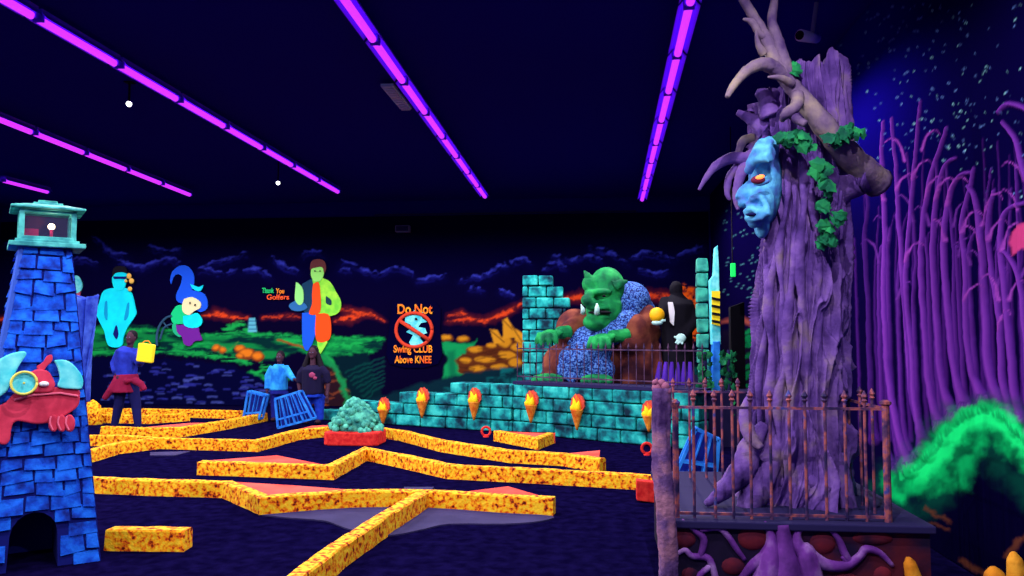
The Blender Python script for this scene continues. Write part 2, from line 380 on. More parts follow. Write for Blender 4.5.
# green cliff + orange rocks by the tower
p.poly([(438, 342), (468, 343), (476, 340), (470, 348), (463, 356), (462, 372), (470, 382), (440, 385), (444, 372), (448, 358), (442, 350)], (18, 150, 82), soft=3, wob=3)
p.poly([(447, 352), (455, 350), (456, 376), (450, 380)], (8, 80, 60), soft=4, op=.6)
p.poly([(456, 360), (470, 350), (500, 344), (522, 336), (524, 376), (500, 378), (478, 378), (458, 372)], (90, 44, 22), soft=2, wob=3)
for b in [(446, 338, 8, 3.6), (463, 339, 7, 3), (476, 350, 10, 4), (492, 346, 7, 3.5), (486, 360, 14, 4), (508, 356, 12, 6), (505, 343, 9, 8), (518, 348, 9, 6), (478, 369, 12, 4), (500, 368, 12, 4.5), (516, 364, 9, 7), (466, 361, 8, 3.5), (470, 376, 8, 3)]: boulder(*b, (205, 140, 30), (98, 50, 24))
for q in ([(503, 340), (503, 320), (508, 318), (519, 336)], [(494, 344), (490, 330), (497, 330), (504, 342)], [(515, 340), (512, 326), (523, 334), (524, 345)]): p.poly(q, (215, 150, 35), soft=1.6, wob=1.2); p.stroke([q[1], q[3]], 1, (80, 40, 20), soft=1.5)
for k in range(40):
    x = rn.uniform(458, 520); y = rn.uniform(348, 378); p.stroke([(x, y), (x + 8, y + rn.uniform(-2, 2))], .9, (60, 28, 20), soft=1.5, op=.7)
# painted castle stones that fade into the mural above the low wall
p.poly([(340, 408), (420, 384), (470, 372), (520, 366), (720, 366), (720, 440), (340, 440)], (10, 40, 52), soft=4, wob=3)
for k in range(7):
    y = 368 + k * 9.5; x = 366 + (k % 2) * 12 - k * 6
    while x < 700:
        w_ = rn.uniform(20, 27); lim = np.interp(x, [330, 400, 450, 480, 520], [410, 394, 382, 370, 364])
        if y > lim: p.poly([(x, y), (x + w_ - 1.5, y), (x + w_ - 1.5, y + 8), (x, y + 8)], (16, 112, 112), soft=2.2, wob=1.5, op=.75, mod=br(.12, .3, .6))
        x += w_
mural = grid_obj('landscape_mural', P, len(Xw), len(Zw), p.c, MV)
tag(mural, 'long painted night landscape mural with blue clouds, lake and green shore along the far wall', 'mural')

# ---- forest mural on the right wall, low relief trunks
xs = np.arange(705, 1180, 1.15); Yw = np.array([atX(q, 335, XR).y for q in xs]); Yw = Yw[(Yw > 3.6) & (Yw < YB - .03)]
Zw = np.arange(.01, ZC - .02, .0118)
P = np.stack([np.full(len(Yw) * len(Zw), XR), np.repeat(Yw, len(Zw)), np.tile(Zw, len(Yw))], 1)
p = Paint(P, (7, 3, 52))
p.put(np.arange(len(P)), np.exp(-(((p.x - 862) / 60) ** 2 + ((p.y - 60) / 110) ** 2)) * .9, (14, 6, 128))
p.put(np.arange(len(P)), np.clip((p.y - 200) / 150, 0, 1) * .8, (8, 3, 38))
for k in range(300):
    x = 815 + 215 * rn.random() ** 1.25; y = rn.uniform(4, 172 + (30 if x > 960 else 0))
    if rn.random() < .08: x = rn.uniform(900, 985); y = rn.uniform(110, 150)
    r = rn.choice([.5, .7, .9, 1.3]); p.stroke([(x, y), (x + rn.uniform(.3, 1.8), y - rn.uniform(-.6, .8))], r, (100, 140, 215) if rn.random() < .7 else (150, 225, 235), soft=1.1, op=rn.uniform(.4, 1))
for k in range(60):   # speckle beside the carved face
    x = rn.uniform(722, 758); y = rn.uniform(195, 300); p.stroke([(x, y), (x + .8, y)], 1, (70, 130, 140), soft=1, op=.8)
p.stroke([(722, 322), (740, 318), (758, 326)], [3, 6, 4], (150, 70, 60), soft=4, wob=2)
p.poly([(722, 330), (760, 328), (760, 400), (722, 400)], (20, 14, 40), soft=4)
for k in range(14):   # leafy green strip by the dark slab
    x = rn.uniform(744, 754); y = rn.uniform(330, 400); p.stroke([(x - 4, y), (x + 3, y - 3)], 4, (10, 120, 66), soft=2, wob=2)
def trunk(pts, w, col, hi, h=.02, op=1, foot=True):
    q = spl(pts, 6); n = len(q); ws = []
    for i in range(n):
        t = i / (n - 1); ws.append(w * (1 - .72 * t) + (w * 1.1 * max(0, 1 - t * 7) ** 1.5 if foot else 0))
    p.stroke(q, ws, col, soft=1.3, wob=1.0, ws=.08, op=op, h=h, hi=hi)
    if foot:
        x, y = pts[0]
        for a in (-.8, -.2, .4, .9):
            p.stroke([(x + a * w * .4, y - 6), (x + a * w * .95, y + 3 - abs(a) * 3)], [4.2, 1.2], col, soft=1.2, op=op, hi=hi)
def twig(x, y, s=1, k=1, col=(96, 38, 132), hi=(150, 66, 172)):
    p.stroke(spl([(x, y), (x + 5 * s, y - 14 * k), (x + 14 * s, y - 20 * k), (x + 20 * s, y - 16 * k)], 5), [4, 3.4, 3, 2.6, 2.4, 2, 2, 1.8, 1.6, 1.4, 1.4, 1.2, 1.1, 1, 1, 1], col, soft=1.1, wob=1, hi=hi)
for k in range(22):   # dim trunks further back
    x = 858 + k * 8 + rn.uniform(-3, 3); top = rn.uniform(130, 260)
    trunk([(x + rn.uniform(4, 9), 440), (x + 3, 380), (x, 300), (x + rn.uniform(-3, 3), 240), (x + rn.uniform(-6, 6), top)], rn.uniform(3, 6), (42, 14, 82), (62, 22, 104), h=.005, foot=False)
c1 = (60, 22, 112); c2 = (118, 52, 162)
TR = [([(874, 440), (870, 370), (868, 300), (864, 240), (868, 205), (862, 180)], 6, (46, 18, 86), (64, 26, 108)),
 ([(910, 470), (898, 430), (889, 380), (884, 300), (885, 230), (882, 160), (884, 122)], 9, c1, c2), ([(928, 455), (913, 400), (907, 330), (901, 250), (897, 180), (892, 118)], 8, c1, c2),
 ([(924, 452), (915, 400), (912, 350), (906, 280), (912, 200), (917, 140), (921, 101)], 7, c1, c2), ([(941, 428), (930, 390), (925, 330), (921, 260), (928, 190), (940, 150), (947, 128)], 9, c1, c2),
 ([(953, 418), (942, 380), (937, 320), (933, 250), (937, 195), (946, 165), (956, 158)], 9, c1, c2), ([(966, 410), (955, 370), (947, 300), (944, 240), (950, 195), (960, 176), (972, 172)], 10, c1, c2),
 ([(984, 402), (972, 370), (966, 320), (966, 270), (962, 225), (970, 190), (974, 168)], 9, c1, c2), ([(1003, 410), (989, 370), (985, 300), (981, 240), (976, 200), (968, 186)], 12, c1, c2),
 ([(1016, 428), (1003, 380), (1000, 320), (992, 270), (988, 225), (995, 190)], 9, c1, c2), ([(1032, 445), (1016, 400), (1010, 340), (1004, 280), (1001, 240), (1006, 212), (1032, 200)], 11, c1, c2),
 ([(1048, 450), (1032, 400), (1026, 330), (1020, 280), (1008, 255), (1000, 250)], 10, c1, c2), ([(1070, 470), (1052, 400), (1044, 300), (1040, 220), (1024, 170), (1016, 140), (1003, 122)], 12, c1, c2), ([(1100, 480), (1082, 400), (1072, 260), (1060, 160), (1036, 116), (1010, 104), (998, 112)], 12, c1, c2)]
for k in range(13):
    x = 878 + k * 12 + rn.uniform(-4, 4); top = rn.uniform(150, 250); yb = float(np.interp(x + 10, [880, 930, 975, 1000, 1040], [472, 445, 404, 405, 450])) + 2
    trunk([(x + rn.uniform(6, 14), yb), (x + 4, yb - 50), (x, 300), (x + rn.uniform(-3, 3), 250), (x + rn.uniform(-8, 10), top)], rn.uniform(5, 8), (44, 16, 92), (88, 36, 132), h=.012)
    twig(x, rn.uniform(220, 300), rn.choice([-1, 1]) * rn.uniform(.6, 1), rn.uniform(.8, 1.3), (60, 24, 104), (100, 44, 140))
for q, w, a, b in TR: trunk(q, w, a, b)
for x, y, s, k in [(885, 200, -1, 1), (897, 190, 1, .8), (906, 262, 1, 1), (926, 200, 1, 1.2), (936, 200, 1, 1.1), (948, 205, 1, 1.4), (946, 240, -.7, 1), (963, 232, 1, 1.1), (983, 225, 1, 1.6), (982, 250, -1, 1.2), (966, 300, 1, .8), (989, 240, 1, 1), (1003, 250, 1, 1.4), (1000, 300, -.8, 1.3), (1010, 300, .8, 1), (1024, 180, -1.1, .9), (1018, 210, -1, 1), (913, 180, 1, 1), (922, 150, .9, 1), (905, 160, -1, 1.1), (1000, 330, .6, 1)]: twig(x, y, s, k)
p.poly([(1012, 232), (1020, 224), (1040, 222), (1040, 250), (1022, 248), (1013, 256), (1010, 244)], (190, 60, 120), soft=2, wob=2)
# glowing green hillside
hl = [(868, 492), (900, 474), (920, 462), (936, 446), (950, 426), (966, 412), (984, 406), (1002, 412), (1020, 432), (1040, 452), (1070, 486)]
p.poly(hl + [(1090, 620), (868, 620)], (5, 3, 36), soft=5, wob=3)
md = lambda x, y: .25 + .75 * np.clip((fbm(x * .06, y * .06) - .3) / .28, 0, 1)
p.stroke([(x, y + 24) for x, y in hl[1:]], 66, (6, 62, 52), soft=20, wob=10, ws=.07, mod=md)
p.poly([(902, 478), (920, 466), (938, 448), (952, 430), (968, 416), (990, 412), (1010, 424), (1018, 446), (1004, 452), (990, 440), (980, 452), (968, 484), (940, 492), (915, 490)], (12, 190, 98), soft=16, wob=12, ws=.08, op=.85, mod=md)
p.stroke([(x, y + 11) for x, y in hl[1:]], 30, (10, 190, 96), soft=11, wob=7, ws=.1, mod=md)
p.stroke([(x + 2, y + 9) for x, y in hl[2:]], 19, (24, 250, 126), soft=8, wob=5, ws=.12)
for k in range(90):
    t = rn.random() * (len(hl) - 3) + 1; i = int(t); u = t - i; x = hl[i][0] * (1 - u) + hl[i + 1][0] * u; y = hl[i][1] * (1 - u) + hl[i + 1][1] * u
    p.stroke([(x, y + 6), (x - 2 + rn.uniform(-2, 2), y - rn.uniform(0, 5))], [2.4, .6], (18, 190, 98), soft=1.4)
for q, w in [([(925, 508), (938, 516), (950, 522)], 3), ([(930, 522), (948, 530)], 2), ([(1006, 556), (1020, 540), (1040, 530)], 6), ([(960, 560), (985, 574), (1004, 590)], 5)]: p.stroke(q, w, (110, 60, 40), soft=3, wob=3, op=.7)
P[:, 0] -= p.h
fm = grid_obj('forest_mural', P[:, :], len(Yw), len(Zw), p.c, MV)
tag(fm, 'tall painted mural of bare purple trees, green hill and stars on the right wall', 'mural')

# ------------------------------------------------------------------ black light fixtures
def fixture():
    r = thing('black_light_fixture', 'x', 'light fixture', group='purple tube lights on the ceiling')
    MB().box((0, 0, .075), (.1, 1.26, .04)).prism([(-.05, -.63, .06), (-.05, .63, .06), (-.1, .63, -.0), (-.1, -.63, -.0)], (.01, 0, .01)).prism([(.05, -.63, .06), (.05, .63, .06), (.1, .63, -.0), (.1, -.63, -.0)], (-.01, 0, .01)).build('housing', M['housing'], r)  # wings angled out so the painted purple glow shows on both sides
    MB().tube([(0, -.6, 0), (0, .6, 0)], .038, 12).build('tube', M['uv'], r, smooth=True)
    for y in (-.61, .61): MB().box((0, y, .01), (.1, .03, .07)).build('socket', M['housing'], r)
    return r
fx = fixture(); first = True
ZT = 4.6
rows = [((642, 200), (690, 3), 'row over the big tree side, rightmost of five'), ((485, 197), (347, 3), 'row fourth from left, running to the ceiling edge above the middle'), ((338, 192), (8, 2), 'long row crossing the top left corner'), ((190, 195), (3, 121), 'short row second from left'), ((48, 192), (1, 180), 'shortest row at far left')]
ordn = ['farthest', 'second farthest', 'third farthest', 'fourth farthest', 'fifth farthest', 'sixth farthest', 'seventh farthest', 'eighth farthest', 'ninth farthest', 'tenth farthest']
for a, b, nm in rows:
    A = atZ(*a, ZT); B = atZ(*b, ZT); d = (B - A); ln = d.length; d.normalize(); n = int(ln / 1.31) + 1
    for i in range(min(n, 10)):
        r = fx if first else copy_tree(fx); first = False
        r.location = A + d * (.62 + i * 1.31); r.rotation_euler.z = math.atan2(-d.x, d.y)
        r['label'] = 'purple tube light, %s lamp of the %s' % (ordn[i], nm)
        r['label'] = ' '.join(r['label'].split()[:16])

def spotlight(px, py, Z, label):
    pnt = atZ(px, py, Z); r = thing('ceiling_spotlight', label, 'spotlight', pnt, 'small white ceiling spotlights')
    v = (CAM - pnt).normalized()
    MB().tube([pnt - v * .14, pnt - v * .02, pnt], [.028, .038, .038], 14).build('lamp_head', M['grey'], r, smooth=True)
    MB().tube([pnt, pnt + v * .006], .032, 14).build('lens', M['lens'], r)
    MB().tube([pnt - v * .1, pnt - v * .1 + Vector((0, 0, ZC - Z - .02))], .014, 6).box((pnt - v * .1) + Vector((0, 0, ZC - Z - .02)), (.1, .1, .04)).build('bracket', M['black'], r)
spotlight(129, 104, 4.45, 'small bright white spotlight under the long purple tube row'); spotlight(278, 183, 4.3, 'small white spotlight near far end of the long tube row')
pc = atZ(397, 97, 4.68); r = thing('ceiling_vent', 'narrow pale grey vent strip on the ceiling beside a purple tube row', 'vent', pc)
mb = MB().box(pc, (.16, 1.0, .03)); mb.build('frame', M['pale'], r)
mb = MB(); [mb.box(pc + Vector((0, -.5 + .1 * k, -.02)), (.12, .05, .012), rot=Euler((.5, 0, 0)).to_matrix()) for k in range(11)]; mb.build('slats', M['pale'], r)
pc = atY(403, 229, YB - .1); r = thing('wall_speaker', 'small pale grey box mounted high on the far wall', 'speaker', pc)
MB().box(pc, (.34, .16, .16)).build('case', M['grey'], r, bevel=.02); MB().box(pc + Vector((0, -.085, 0)), (.28, .012, .11)).build('grille', M['plat_top'], r)
pc = atZ(804, 36, 4.4); r = thing('security_camera', 'small grey bullet camera on the ceiling near the starry wall', 'camera', pc)
v = Vector((-.75, -.65, -.1)).normalized()
MB().tube([pc - v * .2, pc + v * .06], [.045, .055], 14).build('camera_body', M['pale'], r, smooth=True)
MB().tube([pc + v * .06, pc + v * .075], .042, 14).build('camera_lens', M['black'], r)
MB().tube([pc - v * .12, pc - v * .12 + Vector((.05, 0, .33))], .02, 8).build('camera_mount', M['grey'], r)

# ------------------------------------------------------------------ floor borders (orange stone curbs)
H = .155; W = .13
def ribbon(mb, pts, w, h, side=1):
    """pts: ground polyline; thickened to the side away from the camera"""
    n = len(pts); off = []
    for i in range(n):
        d0 = (pts[i] - pts[i - 1]).normalized() if i else None; d1 = (pts[i + 1] - pts[i]).normalized() if i < n - 1 else None
        if d0 is None: d0 = d1
        if d1 is None: d1 = d0
        n0 = Vector((-d0.y, d0.x, 0)); n1 = Vector((-d1.y, d1.x, 0)); m = (n0 + n1).normalized(); off.append(m * (w / max(.5, m.dot(n0))) * side)
    # subdivide + small jitter gives chipped stone edges
    A = [];  B = []
    for i in range(n - 1):
        k = max(1, int((pts[i + 1] - pts[i]).length / .12))
        for j in range(k + (1 if i == n - 2 else 0)):
            t = j / k; A.append(pts[i].lerp(pts[i + 1], t)); B.append(off[i].lerp(off[i + 1], t))
    vs = []; J = lambda s=.006: random.uniform(-s, s)
    for a, o in zip(A, B):
        q = o.normalized() * .012
        vs += [a + Vector((J(), J(), 0)), a + q + Vector((J(), J(), h - .012)), a + q * 2 + Vector((0, 0, h + J(.004))), a + o - q + Vector((0, 0, h + J(.004))), a + o + Vector((J(), J(), h - .015)), a + o]
    m = len(A); f = []
    for i in range(m - 1):
        for k in range(6): 
            k2 = (k + 1) % 6; q = (i * 6 + k, (i + 1) * 6 + k, (i + 1) * 6 + k2, i * 6 + k2); f.append(q if side > 0 else q[::-1])
    f.append(tuple(range(6))); f.append(tuple((m - 1) * 6 + k for k in range(6))[::-1])
    mb.add(vs, f)
CN = [0]
def curb(label, polys, wedges=(), w=W, close_base=True):
    g0 = atZ(*polys[0][0]); r = thing('course_border', label, 'golf border', (g0.x, g0.y, 0), 'orange stone borders of the golf holes')
    mb = MB()
    for pl in polys: ribbon(mb, [atZ(*q) for q in pl], w, H)
    mb.build('border_stone', M['curb'], r)
    for fr_, ap in wedges:   # red felt top: front edge follows the border line, back corners read at border height
        pts = [atZ(*q) + Vector((0, .075, 0)) for q in fr_] + [atZ(q[0], q[1] - 1.2, H - .004) for q in ap]
        mb = MB().prism([Vector((q.x, q.y, .0)) for q in pts], (0, 0, H - .004)); mb.build('red_top', M['red_top'], r)
    return r
curb('short straight orange border beside the blue lighthouse, nearest the camera', [[(104, 551), (183, 552)]], w=.16)
curb('long orange border bulging forward around a red wedge, left of the diagonal one', [[(80, 493), (150, 496), (222, 498), (259, 515), (349, 508), (425, 508), (500, 513), (553, 516)]],
     [([(226, 499), (259, 514.5), (349, 507.5)], [(352, 491), (300, 487), (226, 482.5)]), ([(455, 509.5), (500, 512.5), (549, 515.5)], [(551, 500), (508, 487.5), (455, 494)])])
curb('diagonal orange border running toward the camera', [[(430, 508), (390, 535), (345, 568), (310, 598), (270, 640)][::-1]], w=.14)
curb('orange zigzag border peaking in the middle and running right to the fence', [[(197, 475), (334, 480), (367, 461), (400, 468), (446, 479), (540, 484), (652, 491)]],
     [([(204, 475), (318, 479.5)], [(322, 465.5), (277, 456.5), (204, 462)])])
curb('orange border along the red planter, second from the castle wall', [[(94, 462), (120, 454), (160, 449), (258, 452), (300, 440), (330, 436.5)], [(374, 437), (400, 441), (440, 452), (509, 463), (560, 466), (599, 472)]],
     [([(300, 440), (330, 436.5)], [(334, 426), (312, 427), (298, 430.5)]), ([(560, 466), (599, 472)], [(600, 451.5), (562, 455)])])
curb('plain orange border strip on the left that meets the zigzag one', [[(80, 446), (120, 446), (156, 449)]])
curb('small pointed orange block before the teal castle wall', [[(493, 441), (538, 450), (555, 443)]], [([(493, 441), (538, 450), (555, 443)], [(555, 434.5), (496, 432.5)])], w=.14)
curb('farthest orange border running along the foot of the lake mural', [[(84, 416), (160, 417), (240, 419)]])
curb('orange border just behind the walking player', [[(99, 423), (150, 424), (190, 421)]])
curb('orange border with a red wedge beside the left blue crate', [[(100, 436), (145, 438), (184, 437), (225, 430), (268, 421)]], [([(148, 438), (184, 437), (206, 433)], [(208, 424), (190, 424), (148, 428)])])
g0 = atZ(95, 425); r = thing('boulder', 'orange rock beside the lighthouse at the left border end', 'rock', (g0.x, g0.y, 0))
MB().ell((g0.x - .12, g0.y + .1, .16), (.2, .16, .3), 9, 7, fn=lambda v: 1 + .3 * math.sin(5 * v.x + 4 * v.z) * v.x).build('rock', M['curb'], r, smooth=True)
# grey felt patches
def patch(label, px):
    o = MB().prism([atZ(a, b, .0) for a, b in px], (0, 0, .012)).build('putting_mat', M['green_felt']); tag(o, label, 'putting mat')
patch('grey mat wrapping the front of the long bulging orange border', spl([(262, 516), (350, 509), (430, 509), (500, 514), (552, 517), (542, 522), (505, 525), (450, 525), (425, 530), (395, 536), (372, 536), (345, 529), (325, 522), (290, 519)], 3))
patch('small purple mat showing behind the diagonal border', [(404, 488), (434, 488), (430, 493), (405, 493)])
patch('thin grey mat at left below the merging orange borders', [(150, 453), (190, 452), (175, 456), (150, 456)])
# red cups
def cup(px, py, label):
    g = atZ(px, py + 4); r = thing('hole_marker', label, 'hole marker', g, 'red ring hole markers'); mb = MB()
    q = [g + Vector((.07 * math.cos(2 * PI * i / 20), 0, .09 + .07 * math.sin(2 * PI * i / 20))) for i in range(21)]; mb.tube(q, .02, 8); mb.build('ring', M['red'], r, smooth=True)
    MB().tube([g + Vector((0, 0, .0)), g + Vector((0, 0, .03))], [.05, .03], 12).build('base', M['red'], r)
cup(486, 433, 'red ring marker left of the small orange block'); cup(647, 451, 'red ring marker at the foot of the castle wall right end')
g = atZ(647, 503); o = MB().prism([g + Vector((-.1, 0, .02)), g + Vector((.1, 0, 0)), g + Vector((.1, 0, .2)), g + Vector((-.1, 0, .22))], (0, .12, 0)).build('end_block', M['red'], bevel=.01); tag(o, 'small red block at the right end of the zigzag border', 'block')
# planter with round-leaved shrub
g = atZ(350, 446); r = thing('potted_shrub', 'teal round-leaved shrub in a low red stone planter', 'planter', (g.x, g.y + .3, 0))
mb = MB(); oct_ = [(-.42, 0), (-.34, -.06), (.34, -.06), (.42, 0), (.42, .45), (.3, .55), (-.3, .55), (-.42, .45)]
mb.prism([(g.x + a, g.y + b + .05, 0) for a, b in oct_], (0, 0, .2)).build('planter', M['red'], r, bevel=.02)
mb = MB(); rr = random.Random(4)
for k in range(170):
    z = rr.random() ** 1.1; a = rr.uniform(0, 2 * PI); R0 = .40 * (1 - z) ** .62 * (1 + .12 * math.sin(3 * a)); s = rr.uniform(.035, .065)
    mb.ell((g.x + R0 * math.cos(a) - .02, g.y + .3 + R0 * .7 * math.sin(a), .2 + z * .46), (s, s, s * .8), 8, 5, rot=Euler((rr.random(), rr.random(), rr.random())).to_matrix())
mb.ell((g.x, g.y + .3, .3), (.3, .22, .3)); mb.build('foliage', M['shrub'], r, smooth=True)

# ------------------------------------------------------------------ castle retaining wall, tower, stage
def stone_wall(mb, a, b, course_tops, ch, bw, depth, rnd):
    """blocks between ground points a,b; course_tops(t) -> allowed height"""
    d = (b - a); ln = d.length; d.normalize(); nrm = Vector((-d.y, d.x, 0)); rz = math.atan2(d.y, d.x); k = 0; z = 0
    while z < 3.4:
        u = -(bw * .5 if k % 2 else 0) ; any_ = False
        while u < ln:
            w = bw * rnd.uniform(.8, 1.2); u0 = max(0, u); u1 = min(ln, u + w); 
            if u1 - u0 > .06 and course_tops((u0 + u1) / 2 / ln) >= z + ch * .6:
                c = a + d * ((u0 + u1) / 2) + nrm * (depth / 2 - rnd.uniform(0, .025)) + Vector((0, 0, z + ch / 2))
                mb.box(c, (u1 - u0 - .018, depth, ch - .018), rz=rz, jit=.004); any_ = True
            u += w
        z += ch; k += 1
        if not any_: break
rw = random.Random(5)
A0 = atZ(318, 420); A1 = atZ(513, 433); A2 = atZ(700, 451)
htop = lambda t: .22 + .64 * min(1, max(0, (t * 1.08)) ** .85)
r = thing('castle_wall', 'low teal stone wall stepping up toward the ogre stage, left section with torches', 'wall', (A0.x, A0.y, 0))
mb = MB(); stone_wall(mb, A0, A1, htop, .205, .46, .35, rw); mb.build('stone_blocks', M['teal_stone'], r, bevel=.02)
r = thing('castle_wall', 'teal stone wall below the iron fence holding up the ogre stage', 'wall', (A1.x, A1.y, 0))
mb = MB(); stone_wall(mb, A1, A2, lambda t: .84, .205, .44, .35, rw); mb.build('stone_blocks', M['teal_stone'], r, bevel=.02)
dd = (A2 - A1).normalized(); MB().box((A1 + A2) / 2 + Vector((-dd.y, dd.x, 0)) * .2 + Vector((0, 0, .845)), ((A2 - A1).length, .42, .05), rz=math.atan2(dd.y, dd.x)).build('coping', M['plat_top'], r)
BK = [A1 + Vector((.1, .36, 0)), A2 + Vector((.1, .36, 0)), Vector((XR - .1, A2.y + .6, 0)), Vector((XR - .1, 17.4, 0)), Vector((A1.x + .1, 17.4, 0))]
o = MB().prism([q for q in BK], (0, 0, .8)).build('ogre_stage', M['plat_top']); tag(o, 'dark raised stage floor behind the teal castle wall', 'stage')
# torches on the wall
def torch(px, y0, y1, t, seg, label):
    a, b = (A0, A1) if seg == 0 else (A1, A2); d = b - a
    dr = ray(px, y1); nrm = Vector((-d.y, d.x, 0)).normalized(); s = (a - nrm * .09 - CAM).dot(nrm) / dr.dot(nrm)
    bt = CAM + dr * s; tp = CAM + ray(px, y0) * ((a - nrm * .09 - CAM).dot(nrm) / ray(px, y0).dot(nrm)); h = tp.z - bt.z
    r = thing('wall_torch', label, 'torch', bt, 'flaming torches on the castle wall')
    MB().tube([bt, bt + Vector((0, 0, h * .12)), bt + Vector((0, 0, h * .52)), bt + Vector((0, 0, h * .56))], [.016, .035, .1, .105], 12).build('holder', M['torch'], r, smooth=True)
    n3 = nrm; u = d.normalized(); fl = bt + Vector((0, 0, h * .56))
    def flame(w, hh, off, m, nm, seed):
        q = random.Random(seed); mb = MB()
        for k, (dx, s) in enumerate([(-.5, .6), (0, 1), (.45, .75), (-.15, .8)]):
            b0 = fl + u * dx * w + n3 * off
            mb.tube([b0 + Vector((0, 0, -.02)), b0 + Vector((0, 0, hh * s * .25)), b0 + u * .02 * q.uniform(-1, 1) + Vector((0, 0, hh * s * .6)), b0 + u * .05 * q.uniform(-1, 1) + Vector((0, 0, hh * s))], [w * .55, w * .62, w * .38, .004], 8)
        mb.build(nm, m, r, smooth=True)
    flame(.085, h * .42, .0, M['flame_o'], 'flame', 1); flame(.085, h * .32, -.04, M['flame_y'], 'inner_flame', 2)
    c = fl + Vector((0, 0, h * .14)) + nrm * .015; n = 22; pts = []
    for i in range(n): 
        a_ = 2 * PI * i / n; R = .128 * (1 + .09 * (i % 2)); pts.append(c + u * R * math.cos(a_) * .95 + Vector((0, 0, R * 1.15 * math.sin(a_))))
    MB().prism(pts, nrm * .03).build('halo_disc', M['halo_r'], r)  # red disc added for the soft halo round the flame, glow put into colour
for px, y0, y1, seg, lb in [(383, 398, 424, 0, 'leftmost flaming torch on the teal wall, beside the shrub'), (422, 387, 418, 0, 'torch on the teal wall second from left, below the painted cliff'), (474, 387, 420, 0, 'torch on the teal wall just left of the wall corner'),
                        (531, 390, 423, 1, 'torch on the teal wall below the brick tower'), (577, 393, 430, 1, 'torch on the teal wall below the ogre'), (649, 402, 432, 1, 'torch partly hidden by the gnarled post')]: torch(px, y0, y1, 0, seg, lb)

# brick tower ruin
YT = 15.3; r = thing('tower_ruin', 'broken teal brick tower with stepped right edge behind the fence', 'tower', (atY(545, 385, YT).x, YT, .8))
mb = MB(); s = ppm(YT); courses = [(275, 286, 522, 555), (286, 297, 522, 565), (297, 308, 522, 570), (308, 319, 522, 566), (319, 330, 522, 570), (330, 341, 522, 562), (341, 352, 522, 560), (352, 363, 522, 560), (363, 375, 522, 560), (375, 392, 522, 560)]
rb = random.Random(9)
for k, (y0, y1, x0, x1) in enumerate(courses):
    u = x0 - (8 if k % 2 else 0)
    while u < x1 - 2:
        w = rb.uniform(14, 19); a = max(u, x0); b = min(u + w, x1)
        if b - a > 3:
            p0 = atY(a, y1, YT); p1 = atY(b, y0, YT); mb.box(((p0.x + p1.x) / 2, YT + .2 - rb.uniform(0, .03), (p0.z + p1.z) / 2), (p1.x - p0.x - .02, .42, p1.z - p0.z - .02), jit=.005)
        u += w
mb.build('bricks', M['teal_stone'], r, bevel=.02)
# iron fence on the stage edge
r = thing('iron_fence', 'thin spiked iron fence along the stage edge before the ogre', 'fence', (A1.x, A1.y, .87))
nrm = Vector((-dd.y, dd.x, 0)); F0 = A1 + nrm * .12; LN = (A2 - A1).length + .0
MB().bar(F0 + Vector((0, 0, 1.42)), F0 + dd * LN + Vector((0, 0, 1.42)), .025, .02).bar(F0 + Vector((0, 0, .95)), F0 + dd * LN + Vector((0, 0, .95)), .025, .02).build('rail', M['iron'], r)
n = int(LN / .135)
for i in range(n + 1):
    b = F0 + dd * (LN * i / n); mb = MB().tube([b + Vector((0, 0, .87)), b + Vector((0, 0, 1.44))], .0075, 6); mb.tube([b + Vector((0, 0, 1.43)), b + Vector((0, 0, 1.46)), b + Vector((0, 0, 1.53))], [.008, .018, .002], 6); mb.build('picket', M['iron'], r)
# ------------------------------------------------------------------ ogre
YO = 14.4; sO = F / YO
def O(px, py, dy=0): return atY(px, py, YO + dy)
r = thing('ogre_statue', 'huge seated green ogre in brown robe and blue chain mail behind the fence', 'statue', (O(600, 388).x, YO, .8))
E = lambda mb, px, py, rx, ry, rz, dy=0, rot=None, n=16: mb.ell(O(px, py, dy), (rx / sO, ry / sO, rz / sO), n, n * 2 // 3, rot=rot)
mb = MB()
E(mb, 615, 354, 35, 34, 42, .38); E(mb, 638, 338, 18, 22, 26, .2); E(mb, 642, 352, 16, 24, 34, .0); E(mb, 585, 362, 34, 26, 26, .15); E(mb, 560, 366, 18, 22, 22, -.1); E(mb, 575, 330, 20, 16, 22, .2)
E(mb, 640, 378, 22, 24, 14, .1); E(mb, 552, 380, 15, 20, 10, -.15)
E(mb, 647, 322, 12, 18, 18, .0); E(mb, 636, 330, 13, 14, 16, -.3)
mb.tube([O(644, 314, .1), O(648, 332, -.1), O(634, 344, -.35), O(620, 342, -.5)], [.2, .25, .2, .15], 12)
mb.tube([O(590, 322, .2), O(572, 330, -.1), O(560, 336, -.3)], [.26, .2, .15], 12)
for k in range(9):   # folds of the robe
    x = 622 + k * 4.5; mb.tube([O(x - 6, 318 + abs(k - 4) * 3, .12), O(x, 345, -.28 + .02 * abs(k - 5)), O(x + 3, 370, -.24), O(x + 2, 388, -.2)], [.02, .055, .06, .05], 6)
for k in range(4):
    x = 566 + k * 5; mb.tube([O(x, 345, -.3), O(x - 4, 366, -.42), O(x - 8, 386, -.4)], [.03, .05, .05], 6)
mb.build('robe', M['robe'], r, voxel=.035, sm=2)
mb = MB()
E(mb, 630, 302, 21, 24, 21, .14, rot=Euler((0, .6, 0)).to_matrix()); E(mb, 626, 322, 16, 12, 12, -.25); E(mb, 612, 333, 14, 12, 12, -.4); E(mb, 612, 328, 26, 16, 16, -.05); E(mb, 592, 350, 20, 12, 20, -.32); E(mb, 578, 360, 20, 10, 16, -.42); E(mb, 598, 370, 17, 9, 14, -.42); E(mb, 644, 312, 12, 18, 14, .3)
E(mb, 586, 340, 24, 12, 14, -.15)
for k in range(9): mb.ell(O(560 + k * 6, 370 + (k % 3) * 4 + k * .8, -.5), (.06, .05, .13), 8, 6)
